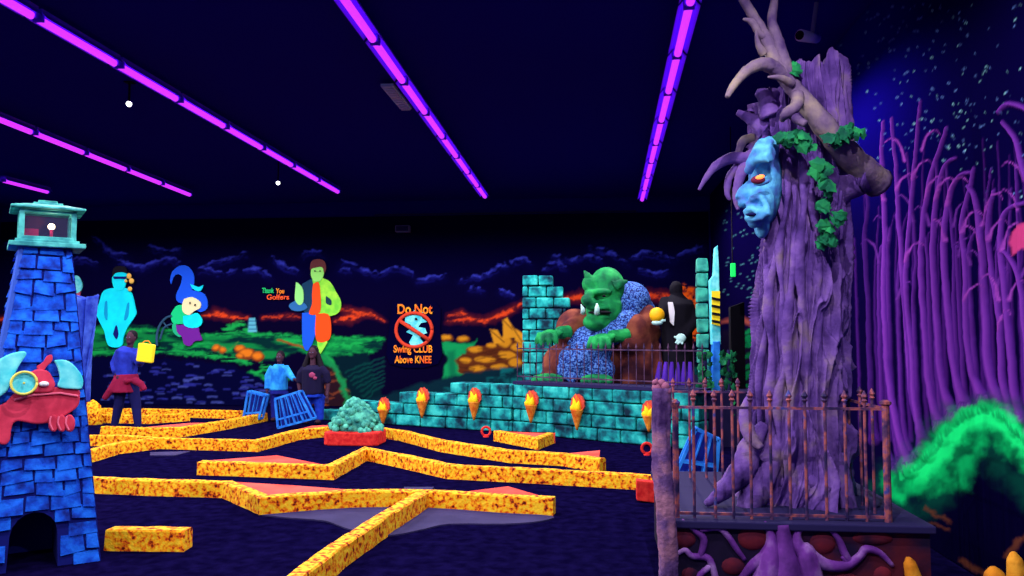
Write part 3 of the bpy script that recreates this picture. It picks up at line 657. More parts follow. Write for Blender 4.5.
mb.build('chain_mail', M['mail'], r, voxel=.035, sm=1)
hd = MB()
E(hd, 607, 288, 18, 20, 21, -.1); E(hd, 604, 310, 18, 20, 18, -.2); E(hd, 597, 322, 14, 16, 9, -.4); E(hd, 598, 292, 14, 8, 3.6, -.48); E(hd, 587, 300, 6, 9, 6, -.6); E(hd, 590, 295, 4, 8, 5, -.55); E(hd, 592, 303, 7, 6, 4, -.6); E(hd, 613, 306, 9, 10, 10, -.3)
E(hd, 598, 317, 12, 7, 3, -.58); E(hd, 598, 308, 12, 7, 2.6, -.56); E(hd, 590, 284, 8, 9, 9, -.25)
hd.tube([O(618, 330, .1), O(612, 320, -.1)], [.45, .35], 12)
hobj = hd.build('head', M['ogre'], r, voxel=.03, sm=2)
mb = MB(); mb.tube([O(615, 287, -.4), O(621, 283, -.42), O(628, 281, -.38)], [.09, .075, .02], 8); mb.tube([O(622, 285, -.4), O(611, 281, -.45)], [.045, .02], 6); mb.build('ear', M['ogre'], hobj, smooth=True, voxel=.02)
mb = MB(); mb.tube([O(590, 280, -.3), O(587, 275, -.3), O(584, 270, -.25)], [.085, .06, .01], 8); mb.build('ear', M['ogre'], hobj, smooth=True, voxel=.02)
mb = MB(); mb.tube([O(583, 313, -.62), O(583, 309, -.68), O(581, 304, -.7)], [.045, .035, .005], 8); mb.build('tusk', M['tooth'], hobj, smooth=True)
mb = MB(); mb.tube([O(597, 314, -.75), O(597, 308, -.8), O(597, 303, -.8)], [.05, .042, .01], 8); mb.build('tusk', M['tooth'], hobj, smooth=True)
MB().ell(O(600, 312.5, -.62), (.2, .12, .035), 12, 8).build('mouth', M['black'], hobj, smooth=True)
for px in (591, 604): MB().ell(O(px, 296, -.62), (.035, .03, .02), 8, 6).build('eye', M['yellow'] if 0 else M['black'], hobj, smooth=True)
def ogre_hand(mb, base, dirs, pal):
    mb.ell(base, pal, 12, 8)
    for dx, dz, dy, ln in dirs:
        a = base + Vector((dx * .5, dy * .5, dz * .5)); mid = base + Vector((dx, dy, dz)) ; tip = mid + Vector((dx * .25, -.03, -ln)); mb.tube([a, mid, mid.lerp(tip, .5) + Vector((0, -.02, 0)), tip], [.06, .058, .052, .035], 8)
for nm, b, ln in (('hand', O(603, 339, -.75), .17), ('hand', O(551, 335, -.5), .16)):
    mb = MB(); ogre_hand(mb, b, [(-.2, 0, -.08, ln), (-.12, .0, -.13, ln * 1.15), (-.02, -.01, -.15, ln * 1.1), (.08, -.02, -.13, ln * .9), (.16, .06, -.03, .04)], (.19, .13, .1))
    mb.tube([b + Vector((.12, .1, .04)), b + Vector((.42, .3, .06)) if nm and b.x > -.3 else b + Vector((.3, .25, .05))], [.11, .13], 10); mb.build(nm, M['ogre'], r, voxel=.018, sm=1)
for px, py, dy in ((597, 385, -.6), (548, 383, -.5)):
    mb = MB(); c = O(px, py, dy); c.z = .9; mb.ell(c, (.28, .2, .09), 14, 8)
    for k in range(4): mb.ell(c + Vector((-.22 + .14 * k, -.17, -.03)), (.07, .08, .055), 8, 6)
    mb.build('foot', M['ogre'], r, voxel=.02, sm=1)

# ------------------------------------------------------------------ cloaked figure, columns behind the fence
YV = 14.3
def V(px, py, dy=0): return atY(px, py, YV + dy)
r = thing('cloaked_figure', 'dark cloaked statue with white shirt front and glove beside the ogre', 'statue', (V(676, 388).x, YV, .8))
mb = MB(); mb.tube([V(676, 392), V(677, 360), V(677, 330), V(677, 305), V(677, 294)], [.34, .28, .27, .3, .1], 16); mb.ell(V(676, 289), (.12, .13, .15)); mb.tube([V(686, 302), V(694, 322, -.1), V(684, 336, -.3)], [.12, .11, .08], 10); mb.tube([V(666, 300), V(662, 312, -.2), V(658, 320, -.35)], [.11, .09, .07], 10); mb.build('cloak', M['black'], r, voxel=.03, sm=2)
MB().prism([V(668, 302, -.33), V(673, 302, -.33), V(675, 312, -.33), V(674, 326, -.33), V(670, 322, -.33)], (0, .06, 0)).build('shirt_front', M['white'], r, bevel=.01)
mb = MB(); c = V(681, 338, -.4); mb.ell(c, (.09, .06, .08)); 
for k in range(4): mb.tube([c, c + Vector((-.1 + .04 * k, -.03, -.09 - .02 * (k % 2)))], [.03, .02], 6)
mb.tube([c, c + Vector((-.12, 0, .02))], [.03, .02], 6); mb.build('glove', M['tooth'], r, voxel=.012)
mb = MB()
for k in range(6): mb.tube([V(660 + k * 6, 362, -.25), V(658 + k * 6.5, 380, -.3), V(657 + k * 6.5, 394, -.3)], [.03, .06, .07], 8)
mb.build('purple_robe', mat('purple_robe', (80, 40, 170), .9), r, smooth=True)
c = V(657, 315, -.5); o = MB().ell(c, (.13, .13, .13), 20, 14).build('yellow_ball', mat('yellow_ball', (255, 190, 20), .5), smooth=True); tag(o, 'glowing yellow ball held by the cloaked statue', 'ball')
c2 = c + Vector((.0, -.02, -.13)); mb = MB().ell(c2, (.1, .07, .05)); [mb.tube([c2, c2 + Vector((.05 + .03 * k, -.04, .04))], [.03, .02], 6) for k in range(4)]; mb.build('glove', M['tooth'], r, voxel=.012)

YC = 12.9
def K(px, py, dy=0): return atY(px, py, YC + dy)
r = thing('stone_column', 'slim teal stacked-stone column standing right of the cloaked statue', 'column', (K(703, 400).x, YC, 0)); mb = MB(); y = 258.0; k = 0; top = K(703, 258).z
z = 0; x0 = K(703, 340).x
while z < top - .05: 
    hgt = min(.24, top - z); mb.box((x0 + random.uniform(-.01, .01), YC, z + hgt / 2), (.165, .24, hgt - .02), jit=.012); z += .24
mb.build('blocks', mat('column_teal', (60, 175, 150), .8, cols=[(20, 110, 105), (70, 190, 160)], nscale=6), r, bevel=.02)
r = thing('spire_sign', 'tall narrow cyan spire with yellow and black striped panel', 'sign', (K(715, 400).x, YC - .3, 0)); xs_ = K(716, 340, -.3).x; yy = YC - .3
MB().prism([(K(712, 345, -.3).x, yy, 1.5), (K(721, 345, -.3).x, yy, 1.5), (K(719, 262, -.3).x, yy, K(719, 262, -.3).z), (K(718, 245, -.3).x, yy, K(718, 245, -.3).z), (K(715.5, 245, -.3).x, yy, K(715.5, 247, -.3).z), (K(714, 275, -.3).x, yy, K(714, 275, -.3).z), (K(710, 280, -.3).x, yy, K(710, 280, -.3).z)], (0, .2, 0)).build('spire', M['cyan_lt'], r, bevel=.01)
MB().prism([(K(713, 345, -.3).x, yy - .02, 1.55), (K(720, 345, -.3).x, yy - .02, 1.55), (K(721, 410, -.3).x, yy - .02, 0), (K(711, 410, -.3).x, yy - .02, 0)], (0, .22, 0)).build('base_post', M['crate'], r, bevel=.01)
pn = MB().prism([K(712, 291, -.34), K(720, 291, -.34), K(720, 326, -.34), K(712, 324, -.34)], (0, .03, 0)).build('striped_panel', M['yellow'], r)
mb = MB()
for k in range(4): y = 297 + k * 7.5; mb.prism([K(712, y, -.36), K(720, y + 1.5, -.36), K(720, y + 4, -.36), K(712, y + 2.5, -.36)], (0, .02, 0))
mb.build('black_stripes', M['black'], pn)
def vinepost(px, y0, y1, Y, label, seed):
    q = random.Random(seed); a = atY(px, y1, Y); b = atY(px, y0, Y); base = Vector((a.x, Y, 0)); r = thing('leafy_vine', label, 'plant', base)
    MB().tube([base, (b.x, Y, b.z)], .03, 8).build('stem', M['plat_top'], r)
    mb = MB(); n = 60
    for k in range(n):
        z = q.uniform(a.z, b.z); c = Vector((a.x + q.uniform(-.1, .1), Y + q.uniform(-.1, .05), z)); leaf(mb, c, q.uniform(.04, .075), Euler((q.uniform(.8, 2), q.uniform(-.6, .6), q.uniform(-1, 1))).to_matrix())
    mb.build('leaves', M['ivy'], r)
LEAF = [(0, -.8), (.4, -.85), (.85, -.6), (.78, -.1), (.95, .3), (.55, .45), (0, 1.1), (-.55, .45), (-.95, .3), (-.78, -.1), (-.85, -.6), (-.4, -.85)]
def leaf(mb, c, s, R):
    vs = [R @ Vector((x * s, y * s, -.25 * abs(x) * s)) + c for x, y in LEAF]; n = len(vs); ctr = R @ Vector((0, 0, s * .12)) + c
    mb.add([ctr] + vs, [(0, 1 + i, 1 + (i + 1) % n) for i in range(n)])
vinepost(705, 352, 420, 12.4, 'green leafy vine on a thin post left of the blue sign base', 1); vinepost(729, 350, 440, 12.3, 'green leafy vine on a thin post right of the blue sign base', 2)
c = K(739, 400, .2); r = thing('dark_pillar', 'plain black pillar standing between the sign and the tree trunk', 'pillar', (c.x, c.y, 0)); zt = K(739, 305, .2).z
MB().prism([(c.x - .11, c.y, 0), (c.x + .11, c.y, 0), (c.x + .11, c.y, zt + .05), (c.x - .11, c.y, zt - .03)], (0, .2, 0)).build('slab', M['black'], r, bevel=.01)
MB().box((c.x, c.y + .1, .06), (.34, .34, .12)).build('plinth', M['plat'], r, bevel=.01)
c = atY(733, 270, 12.0); r = thing('exit_light', 'small upright glowing green lamp hanging left of the trunk', 'lamp', c)
MB().box(c, (.07, .05, .2)).build('lens', mat('green_lamp', (20, 220, 90), .6, emit=(20, 220, 90), es=.8), r, bevel=.01); MB().tube([c + Vector((0, .04, .1)), (c.x, c.y + .04, ZC)], .008, 6).build('cable', M['black'], r)

# ------------------------------------------------------------------ painted cut-out characters on the mural
YF = YB - .04
def cut(px, dy=0): return [atY(a, b, YF - dy) for a, b in px]
def piece(px, m, nm, par, dy=0, th=.03, smooth=True):
    q = spl(px + [px[0]], 3)[:-1] if smooth else px
    return MB().prism(cut(q, dy), (0, th, 0)).build(nm, m, par)
r = thing('painted_figure', 'flat bright cyan figure of a crouching man with dark hair, left on the mural', 'cutout figure', cut([(118, 348)])[0])
piece([(113, 288), (125, 288), (130, 291), (133, 297), (135, 307), (136, 314), (131, 322), (126, 330), (123, 338), (122, 345), (117, 347.5), (109, 346), (106, 340), (104, 331), (99, 321), (96, 312), (99, 303), (102, 293), (107, 289)], M['cyan'], 'body', r)
piece([(113, 270), (120, 268), (126, 271), (126, 281), (124, 288), (119, 291), (114, 288), (112, 280)], M['cyan'], 'head', r, .02)
piece([(112, 277), (113, 269), (118, 266), (125, 267), (127, 273), (122, 272), (115, 273)], M['hair'], 'hair', r, .04)
piece([(113, 276.5), (126, 276.5), (125, 279), (120, 278.5), (114, 279)], M['blue_dark'], 'glasses', r, .045, smooth=False)
piece([(113, 334), (116, 325), (118, 334), (116, 339)], M['blue_dark'], 'gap', r, .02)
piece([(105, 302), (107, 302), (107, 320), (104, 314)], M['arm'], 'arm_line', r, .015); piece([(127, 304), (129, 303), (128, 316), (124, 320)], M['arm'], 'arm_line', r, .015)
fl = MB()
for x, y, rr_ in ((129, 276, 3), (131.5, 281, 3), (126, 281, 1.7), (130, 289, 2.6)): fl.ell(atY(x, y, YF - .05), (rr_ / 44.7, .03, rr_ / 44.7), 12, 8)
fl.build('yellow_flowers', mat('flower', (250, 200, 90), .8), r, smooth=True)
r = thing('painted_figure', 'flat cartoon witch figure with a tall curled blue hair, green top and purple skirt', 'cutout figure', cut([(188, 345)])[0])
piece([(170, 280), (172, 272), (179, 266), (187, 266), (193, 273), (194, 283), (192, 290), (198, 291), (204, 294), (207, 300), (207, 308), (200, 312), (190, 306), (178, 302), (176, 295), (180, 286), (182, 277), (177, 274), (173, 278), (171, 284)], mat('hair_blue', (15, 90, 235), .8), 'hair', r)
piece([(184, 299), (192, 297), (200, 302), (200, 308), (194, 311), (189, 315), (183, 312), (182, 305)], mat('face_cream', (250, 245, 180), .8), 'face', r, .03)
piece([(190, 284), (193, 285), (199, 287), (203, 285), (200, 291), (193, 289)], M['cyan'], 'hair_bow', r, .04)
piece([(176, 306), (182, 305), (184, 312), (188, 316), (187, 323), (178, 325), (172, 322), (171, 314)], mat('top_green', (10, 220, 130), .8), 'top', r, .02)
piece([(183, 316), (190, 315), (197, 313), (202, 320), (200, 326), (192, 328), (184, 325)], M['cyan'], 'arms', r, .03)
piece([(176, 324), (190, 324), (198, 327), (199, 332), (202, 340), (195, 341), (190, 346), (184, 344), (182, 337), (177, 332)], mat('skirt_purple', (110, 30, 150), .8), 'skirt', r, .02)
piece([(172, 324), (176, 323), (177, 331), (182, 335), (179, 337), (173, 332)], mat('leg_green', (30, 190, 130), .8), 'leg', r, .012)
for x, y in ((190, 303), (195, 305)): MB().ell(atY(x, y, YF - .055), (.02, .01, .03), 8, 6).build('eye', M['black'], r)
q = [atY(a, b, YF - .02) for a, b in spl([(157, 346), (157, 335), (160, 325), (166, 318), (172, 316)], 5)]; q2 = [atY(a, b, YF - .02) for a, b in spl([(160, 340), (164, 328), (172, 324)], 5)]
o = MB().tube(q, .03, 8).tube(q2, .025, 8).tube([atY(163, 322, YF), atY(168, 328, YF)], .02, 6).build('curved_railing', M['trim_teal'] if 0 else mat('dull_teal', (40, 80, 110), .8), smooth=True); tag(o, 'thin curved teal wheel frame behind the blue haired witch', 'frame')
r = thing('painted_figure', 'flat figure of a thumbs-up man in yellow-green jacket, one orange and one blue trouser leg', 'cutout figure', cut([(315, 352)])[0])
lime = mat('lime', (140, 240, 60), .8, cols=[(110, 220, 60), (170, 250, 70)], nscale=5)
piece([(312, 278), (322, 278), (330, 282), (336, 292), (341, 302), (339, 312), (330, 316), (320, 314), (314, 316), (314, 300), (314, 290)], lime, 'jacket', r, .01)
piece([(302, 284), (312, 279), (316, 284), (314, 300), (312, 312), (304, 312), (303, 300), (301, 292)], mat('dark_teal', (8, 60, 90), .8), 'jacket_dark_half', r, .008)
piece([(313, 284), (318, 282), (320, 290), (320, 312), (309, 314), (312, 304), (312, 294)], mat('shirt_orange', (240, 80, 20), .8), 'shirt', r, .025)
piece([(311, 270), (314, 264), (320, 264), (324, 269), (323, 276), (320, 281), (314, 281), (311, 276)], mat('face_lime', (150, 240, 110), .8), 'head', r, .03)
piece([(310, 270), (311, 262), (317, 259), (324, 261), (326, 268), (324, 273), (322, 267), (313, 268)], mat('brown_hair', (100, 50, 50), .8), 'hair', r, .045)
piece([(296, 282), (299, 284), (303, 290), (303, 302), (299, 305), (295, 300), (295, 292)], mat('hand_lime', (150, 245, 130), .8), 'thumb_hand', r, .04)
piece([(296, 300), (304, 303), (307, 308), (300, 311), (292, 310), (289, 305)], mat('sleeve', (40, 110, 170), .8), 'sleeve', r, .03)
piece([(302, 313), (315, 314), (316, 330), (312, 344), (307, 351), (303, 345), (302, 330)], mat('leg_blue', (15, 90, 220), .8), 'trouser_leg', r, .012)
piece([(316, 314), (328, 314), (331, 326), (330, 338), (324, 342), (317, 341), (315, 330)], mat('leg_orange', (245, 80, 15), .8), 'trouser_leg', r, .014)
piece([(317, 341), (327, 341), (324, 348), (320, 354), (318, 350)], lime, 'shin', r, .012)
for x in (315, 320): MB().ell(atY(x, 271, YF - .07), (.025, .01, .014), 8, 6).build('eye', M['black'], r)
piece([(326, 296), (331, 300), (331, 305), (326, 303)], mat('dark_gap', (10, 60, 70), .8), 'arm_gap', r, .02)
r = thing('painted_figure', 'partly hidden cyan capped figure peeking out beside the lighthouse', 'cutout figure', cut([(78, 292)])[0])
piece([(72, 276), (78, 276), (82, 284), (81, 290), (77, 293), (70, 290)], M['cyan_lt'], 'cap', r, .02); piece([(74, 288), (80, 288), (79, 297), (74, 297)], mat('pink', (190, 90, 120), .8), 'face', r, .012)
# sign with the rule
def text(s, px, py, hpx, wpx, m, nm, par, Y, dy=.03, rot=0):
    cu = bpy.data.curves.new(nm, 'FONT'); cu.body = s; cu.extrude = .008; cu.offset = .022; cu.align_x = 'CENTER'; cu.align_y = 'CENTER'; cu.size = 1
    tmp = bpy.data.objects.new(nm, cu); C.objects.link(tmp); bpy.context.view_layer.update(); dg = bpy.context.evaluated_depsgraph_get()
    me = bpy.data.meshes.new_from_object(tmp.evaluated_get(dg)); bpy.data.objects.remove(tmp)
    X = [v.co.x for v in me.vertices]; Yv = [v.co.y for v in me.vertices]; w = max(X) - min(X); h = max(Yv) - min(Yv); k = F / Y; c = atY(px, py, Y - dy)
    for v in me.vertices:
        x = (v.co.x - (max(X) + min(X)) / 2) / w * wpx / k; z = (v.co.y - (max(Yv) + min(Yv)) / 2) / h * hpx / k; d = v.co.z
        xr = x * math.cos(rot) - z * math.sin(rot); zr = x * math.sin(rot) + z * math.cos(rot); v.co = (c.x + xr, c.y - d, c.z + zr)
    me.materials.clear(); me.materials.append(m)
    o = bpy.data.objects.new(nm, me); C.objects.link(o); o.parent = par; o.matrix_parent_inverse = Matrix.Translation(-Vector(par.location)); return o
sg = thing('rule_sign', 'sign with barred cyan dragon and orange lettering Do Not Swing Club Above Knee', 'sign', cut([(414, 366)])[0])
fire = mat('fire_orange', (255, 150, 25), .8, cols=[(245, 85, 30), (255, 175, 35)], nscale=9)
piece([(392, 302), (436, 302), (440, 330), (438, 364), (390, 364), (389, 330)], mat('sign_back', (5, 3, 40), .95, spec=0), 'board', sg, 0, .02)
text('Do Not', 415, 309, 10, 36, fire, 'lettering', sg, YF); text('Swing CLUB', 413, 350, 10, 40, fire, 'lettering', sg, YF, rot=0); text('Above KNEE', 413, 359.5, 7.5, 38, fire, 'lettering', sg, YF)
ring = [atY(414 + 18 * math.cos(t), 330 + 17 * math.sin(t), YF - .03) for t in [2 * PI * i / 40 for i in range(41)]]
MB().tube(ring, .042, 8).tube([atY(400, 321, YF - .06), atY(429, 340, YF - .06)], .045, 8).build('ban_ring', mat('ring_red', (215, 65, 40), .8), sg, smooth=True)
dg_ = piece([(405, 318), (408, 312), (411, 316), (414, 310), (418, 315), (423, 312), (422, 318), (427, 322), (421, 323), (418, 327), (425, 328), (427, 333), (422, 335), (420, 338), (424, 343), (420, 348), (412, 348), (409, 342), (413, 335), (406, 332), (410, 329), (411, 325), (405, 322)], M['cyan_lt'], 'dragon', sg, .02, smooth=False)
MB().ell(atY(416, 319, YF - .06), (.03, .01, .03), 8, 6).build('eye', M['black'], dg_)
w1 = thing('wall_lettering', 'small green and orange two-line lettering beside the thumbs-up man', 'lettering', cut([(277, 298)])[0])
text('Thank', 268, 290.5, 5.5, 13, mat('green_letters', (30, 210, 110), .8), 'lettering', w1, YF, .01); text('You', 280, 291, 5.5, 9, fire, 'lettering', w1, YF, .01); text('Golfers', 278, 297, 5.5, 24, mat('orange_letters', (245, 90, 40), .8), 'lettering', w1, YF, .01)

# ------------------------------------------------------------------ lighthouse
ang = math.radians(39); n_ = Vector((math.sin(ang), -math.cos(ang), 0)); t_ = Vector((math.cos(ang), math.sin(ang), 0))
BR = atZ(101, 560); hb = .435; base_c = BR - t_ * hb - n_ * hb
Rb = Matrix((t_, -n_, Vector((0, 0, 1)))).transposed()     # local x=t, y=back, z=up
# top centre: the line of sight through (47,250) at the same range
d = ray(46, 250); tc_ = CAM + d * ((base_c - CAM).to_2d().length / d.to_2d().length); tz = tc_.z; top_c = Vector((tc_.x, tc_.y, 0)); ht = .165
LH = thing('lighthouse', 'blue stone lighthouse with lit teal lantern room and red lobster, left foreground', 'lighthouse', (base_c.x, base_c.y, 0))
def lp(u, w, z):
    """u,w in -1..1 face coordinates on the tapered tower at height z; w=-1 is the front face"""
    s = z / tz; c = base_c.lerp(top_c, s); h = hb + (ht - hb) * s; q = c + t_ * u * h - n_ * w * h; q.z = z; return q
# core with an arched doorway through the front
mb = MB(); arch = [(-.36, 0), (-.36, .24)] + [(-.36 * math.cos(a), .24 + .15 * math.sin(a)) for a in [PI * k / 8 for k in range(1, 8)]] + [(.36, .24), (.36, 0)]
front = [(-1, 0)] + arch + [(1, 0)]; fv = [lp(u, -1, z) for u, z in front] + [lp(1, -1, tz), lp(-1, -1, tz)]; n0 = len(fv)
ins = [lp(u, .3, z) for u, z in arch]; bk = [lp(-1, 1, 0), lp(1, 1, 0), lp(1, 1, tz), lp(-1, 1, tz)]
vs = fv + ins + bk; na = len(arch); B0 = n0 + na
fs = [tuple(range(n0)), tuple(range(n0, n0 + na))] + [(1 + i, 1 + i + 1, n0 + i + 1, n0 + i)[::-1] for i in range(na - 1)]
fs += [(B0 + 1, B0, B0 + 3, B0 + 2), (len(front) - 1, B0 + 1, B0 + 2, len(front)), (B0, 0, n0 - 1, B0 + 3), (len(front), B0 + 2, B0 + 3, n0 - 1)]
mb.add(vs, fs); mb.build('tower', M['blue_dark'], LH)
rs = random.Random(21)
def stones(face, nm, m):
    mb = MB(); z = .0
    def fp(u, z, o):
        s = z / tz; c = base_c.lerp(top_c, s); h = hb + (ht - hb) * s
        if face == 'front': q = c + t_ * u * h + n_ * (h + o)
        elif face == 'left': q = c - t_ * (h + o) - n_ * (-u) * h
        elif face == 'right': q = c + t_ * (h + o) + n_ * (-u) * h
        q.z = z; return q
    while z < tz - .04:
        hh = rs.uniform(.08, .115); hh = min(hh, tz - z); s = z / tz; h = hb + (ht - hb) * s; u = -1 - rs.uniform(0, .2)
        while u < 1:
            w = rs.uniform(.1, .24) / h; u0 = max(-1, u); u1 = min(1, u + w); um = (u0 + u1) / 2; zm = z + hh / 2
            inarch = face == 'front' and u0 < .34 and u1 > -.34 and (zm < .26 or (max(0, abs(um) - .08) / .36) ** 2 + ((zm - .26) / .14) ** 2 < 1)
            if u1 - u0 > .08 and not inarch:
                g = .006 / h; jz = rs.uniform(-.012, .012); o = rs.uniform(.015, .035); z0 = max(0.002, z + jz + .004); z1 = min(tz, z + hh + rs.uniform(-.012, .02))
                a0 = rs.uniform(-.022, .014); a1 = rs.uniform(-.022, .014)
                vs = [fp(u0 + g, z0 + max(0, a0), -.01), fp(u1 - g, z0 + max(0, a1), -.01), fp(u1 - g, z1, -.01), fp(u0 + g, z1, -.01), fp(u0 + g, max(.002, z0 + a0), o), fp(u1 - g, max(.002, z0 + a1), o), fp(u1 - g * 2, z1 - .004, o * .35), fp(u0 + g * 2, z1 - .004, o * .35)]
                mb.add(vs, [(0, 3, 2, 1), (4, 5, 6, 7), (0, 1, 5, 4), (1, 2, 6, 5), (2, 3, 7, 6), (3, 0, 4, 7)])
            u += w
        z += hh
    mb.build(nm, m, LH, bevel=.006)
stones('front', 'stone_facing', M['blue_stone']); stones('left', 'stone_facing', M['blue_stone'])
mb = MB()
for u in (-1,): mb.tube([lp(u, -1, 0), lp(u, -1, tz)], [.035, .022], 6)
mb.build('corner_trim', mat('corner_blue', (50, 90, 190), .8), LH)
tcz = Vector((top_c.x, top_c.y, tz))
def TL(x, y, z): return tcz + t_ * x - n_ * y + Vector((0, 0, z))
def tbox(mb, x, y, z, dx, dy, dz): mb.box(TL(x, y, z), (dx, dy, dz), rot=Rb); return mb
mb = tbox(MB(), 0, 0, .02, .5, .5, .035); tbox(mb, 0, 0, .045, .42, .42, .03); lan = mb.build('lantern_base', M['trim_teal'], LH, bevel=.006)
mb = MB()
for x in (-.17, .17):
    for y in (-.17, .17): tbox(mb, x, y, .17, .035, .035, .23)
for x in (-.17, .17): tbox(mb, x, 0, .07, .04, .34, .03); tbox(mb, x, 0, .275, .035, .34, .02); tbox(mb, 0, x, .07, .34, .04, .03); tbox(mb, 0, x, .275, .34, .035, .02)
mb.build('lantern_frame', M['trim_teal'], LH, bevel=.005)
mb = MB(); vs = [TL(x * s, y * s, z) for z, s in ((.29, .245), (.305, .245), (.335, .13)) for x, y in ((-1, -1), (1, -1), (1, 1), (-1, 1))]
mb.add(vs, [(3, 2, 1, 0), (8, 9, 10, 11)] + [(k * 4 + i, k * 4 + (i + 1) % 4, k * 4 + 4 + (i + 1) % 4, k * 4 + 4 + i) for k in range(2) for i in range(4)]); tbox(mb, 0, 0, .342, .2, .2, .022); tbox(mb, 0, 0, .362, .13, .13, .025); mb.build('roof', M['trim_teal'], LH, bevel=.006)
bb = MB().ell(TL(.03, -.02, .18), .024, 14, 10).build('lamp_bulb', mat('bulb', (255, 235, 200), .5, emit=(255, 225, 180), es=14), LH, smooth=True)
mb = MB().tube([TL(.03, -.02, .06), TL(.03, -.02, .16)], .012, 8); tbox(mb, -.1, .02, .11, .09, .1, .09); mb.build('lamp_socket', M['red_cloth'], LH)
tbox(MB(), 0, .14, .17, .3, .01, .21).build('lantern_back', M['plat'], LH)
gm = mat('lantern_glass', (90, 90, 140), .05, alpha=.1); 
mb = MB(); tbox(mb, 0, -.175, .17, .3, .006, .19); mb.build('glass', gm, LH)
ld = bpy.data.lights.new('lantern_light', 'POINT'); ld.energy = 1.2; ld.color = (1, .8, .6); ld.shadow_soft_size = 0; lo = bpy.data.objects.new('lantern_light', ld); C.objects.link(lo); lo.location = TL(.03, -.1, .2)

# lobster with a round eyeglass hanging on the lighthouse front
def fpx(px, py, o=.06):
    """point on the sloping front face, o metres proud"""
    a, b, c = lp(-1, -1, 0), lp(1, -1, 0), lp(0, -1, tz); nn = (b - a).cross(c - a).normalized()
    if nn.dot(n_) < 0: nn = -nn
    dr = ray(px, py); return CAM + dr * ((a + nn * o - CAM).dot(nn) / dr.dot(nn)), nn
cr = thing('lobster_relief', 'red lobster relief with cyan claws and a round eyeglass on the lighthouse front', 'lobster', fpx(40, 395)[0])
def lpiece(px, m, nm, o, th=.05, bev=.012, par=None, sp=True):
    q = spl(px + [px[0]], 3)[:-1] if sp else px; P0 = [fpx(a, b, o)[0] for a, b in q]; nn = fpx(40, 400)[1]
    return MB().prism(P0, -nn * th).build(nm, m, cr, bevel=bev)
lpiece([(-16, 420), (-6, 408), (6, 402), (14, 394), (34, 390), (56, 387), (78, 389), (80, 396), (78, 406), (68, 414), (52, 422), (36, 424), (18, 421), (12, 426), (10, 440), (4, 445), (-4, 441), (-10, 434)], M['crab_red'], 'body', .1, .07)
lpiece([(30, 372), (38, 369), (48, 371), (54, 380), (55, 386), (50, 392), (32, 392), (24, 385), (25, 377)], M['crab_red'], 'head', .13, .08)
lpiece([(37, 366), (43, 362), (47, 356), (52, 355), (52, 361), (47, 366), (44, 370), (38, 369)], M['crab_red'], 'feeler', .11, .05)
lpiece([(-22, 402), (-18, 380), (-4, 362), (12, 353), (27, 352), (20, 364), (14, 376), (8, 390), (-2, 398), (-12, 406)], M['cyan_lt'], 'claw', .13, .06)
lpiece([(54, 360), (66, 360), (76, 367), (83, 378), (82, 388), (76, 389), (58, 387), (60, 378), (58, 368)], M['cyan_lt'], 'claw', .13, .06)
for k in range(3): lpiece([(49 + k * 8, 418), (54 + k * 8, 414), (59 + k * 8, 420), (58 + k * 8, 429), (53 + k * 8, 432), (49 + k * 8, 427)], M['crab_red'], 'finger', .15, .05)
for k in range(3):
    q = [fpx(a, b, .165)[0] for a, b in spl([(51 + k * 8, 416), (50 + k * 8, 423), (53 + k * 8, 430)], 4)]; MB().tube(q, .006, 6).build('finger_line', M['crab_pink'], cr)
ctr, nn = fpx(24, 383, .2); e1 = t_; e2 = nn.cross(e1).normalized(); 
rg = [ctr + (e1 * math.cos(a) + e2 * math.sin(a)) * .078 for a in [2 * PI * k / 28 for k in range(29)]]
lens = MB().prism([ctr - nn * .02 + (e1 * math.cos(a) + e2 * math.sin(a)) * .078 for a in [2 * PI * k / 28 for k in range(28)]], -nn * .03).build('eyeglass', mat('glass_cyan', (50, 215, 220), .5, cols=[(30, 195, 210), (110, 235, 235)], nscale=20), cr)
MB().tube(rg, .009, 8).tube([ctr, ctr + nn * .004], .008, 8).build('eyeglass_rim', M['yellow'] if 0 else mat('rim', (225, 225, 100), .6), cr, smooth=True)
MB().ell(fpx(44, 384, .14)[0], (.035, .03, .02), 10, 8).build('eye', M['white'], cr, smooth=True)
MB().tube([fpx(a, b, .115)[0] for a, b in [(14, 400), (34, 395), (60, 393), (78, 396)]], .008, 6).build('shell_line', M['crab_pink'], cr)
# blue hanging net beside the lighthouse
YN = 7.5; q = [(73, 294), (80, 299), (88, 298), (95, 294), (94, 320), (91, 350), (89, 380), (88, 402), (84, 402), (81, 370), (77, 330)]
npx = [atY(a, b, YN) for a, b in q]; r = thing('hanging_net', 'tapering blue fishing net hanging just right of the lighthouse', 'net', npx[8])
nu, nv = 18, 40; mb = MB(); vs = []
def nb(v, side):
    y = 295 + v * 107; xl = np.interp(y, [295, 330, 370, 402], [73, 77, 81, 84]); xr = np.interp(y, [295, 320, 350, 402], [95.5, 94, 91, 88.5]); return (xl, xr), y
for j in range(nv):
    (xl, xr), y = nb(j / (nv - 1), 0)
    for i in range(nu):
        u = i / (nu - 1); vs.append(atY(xl + (xr - xl) * u, y + 3 * math.sin(PI * u) * (1 - j / nv), YN, .05 * math.sin(u * 14 + j * .1)))
mb.add(vs, [(j * nu + i, j * nu + i + 1, (j + 1) * nu + i + 1, (j + 1) * nu + i) for j in range(nv - 1) for i in range(nu - 1)])
o = mb.build('net', mat('net_blue', (40, 80, 200), .9, cols=[(34, 60, 180), (70, 110, 225)], nscale=12), r, smooth=True); sm_ = o.modifiers.new('s', 'SOLIDIFY'); sm_.thickness = .01
MB().tube([vs[0], vs[nu // 2] + Vector((0, 0, -.01)), vs[nu - 1]], .012, 8).build('rope', mat('rope_blue', (60, 84, 190), .9), r)

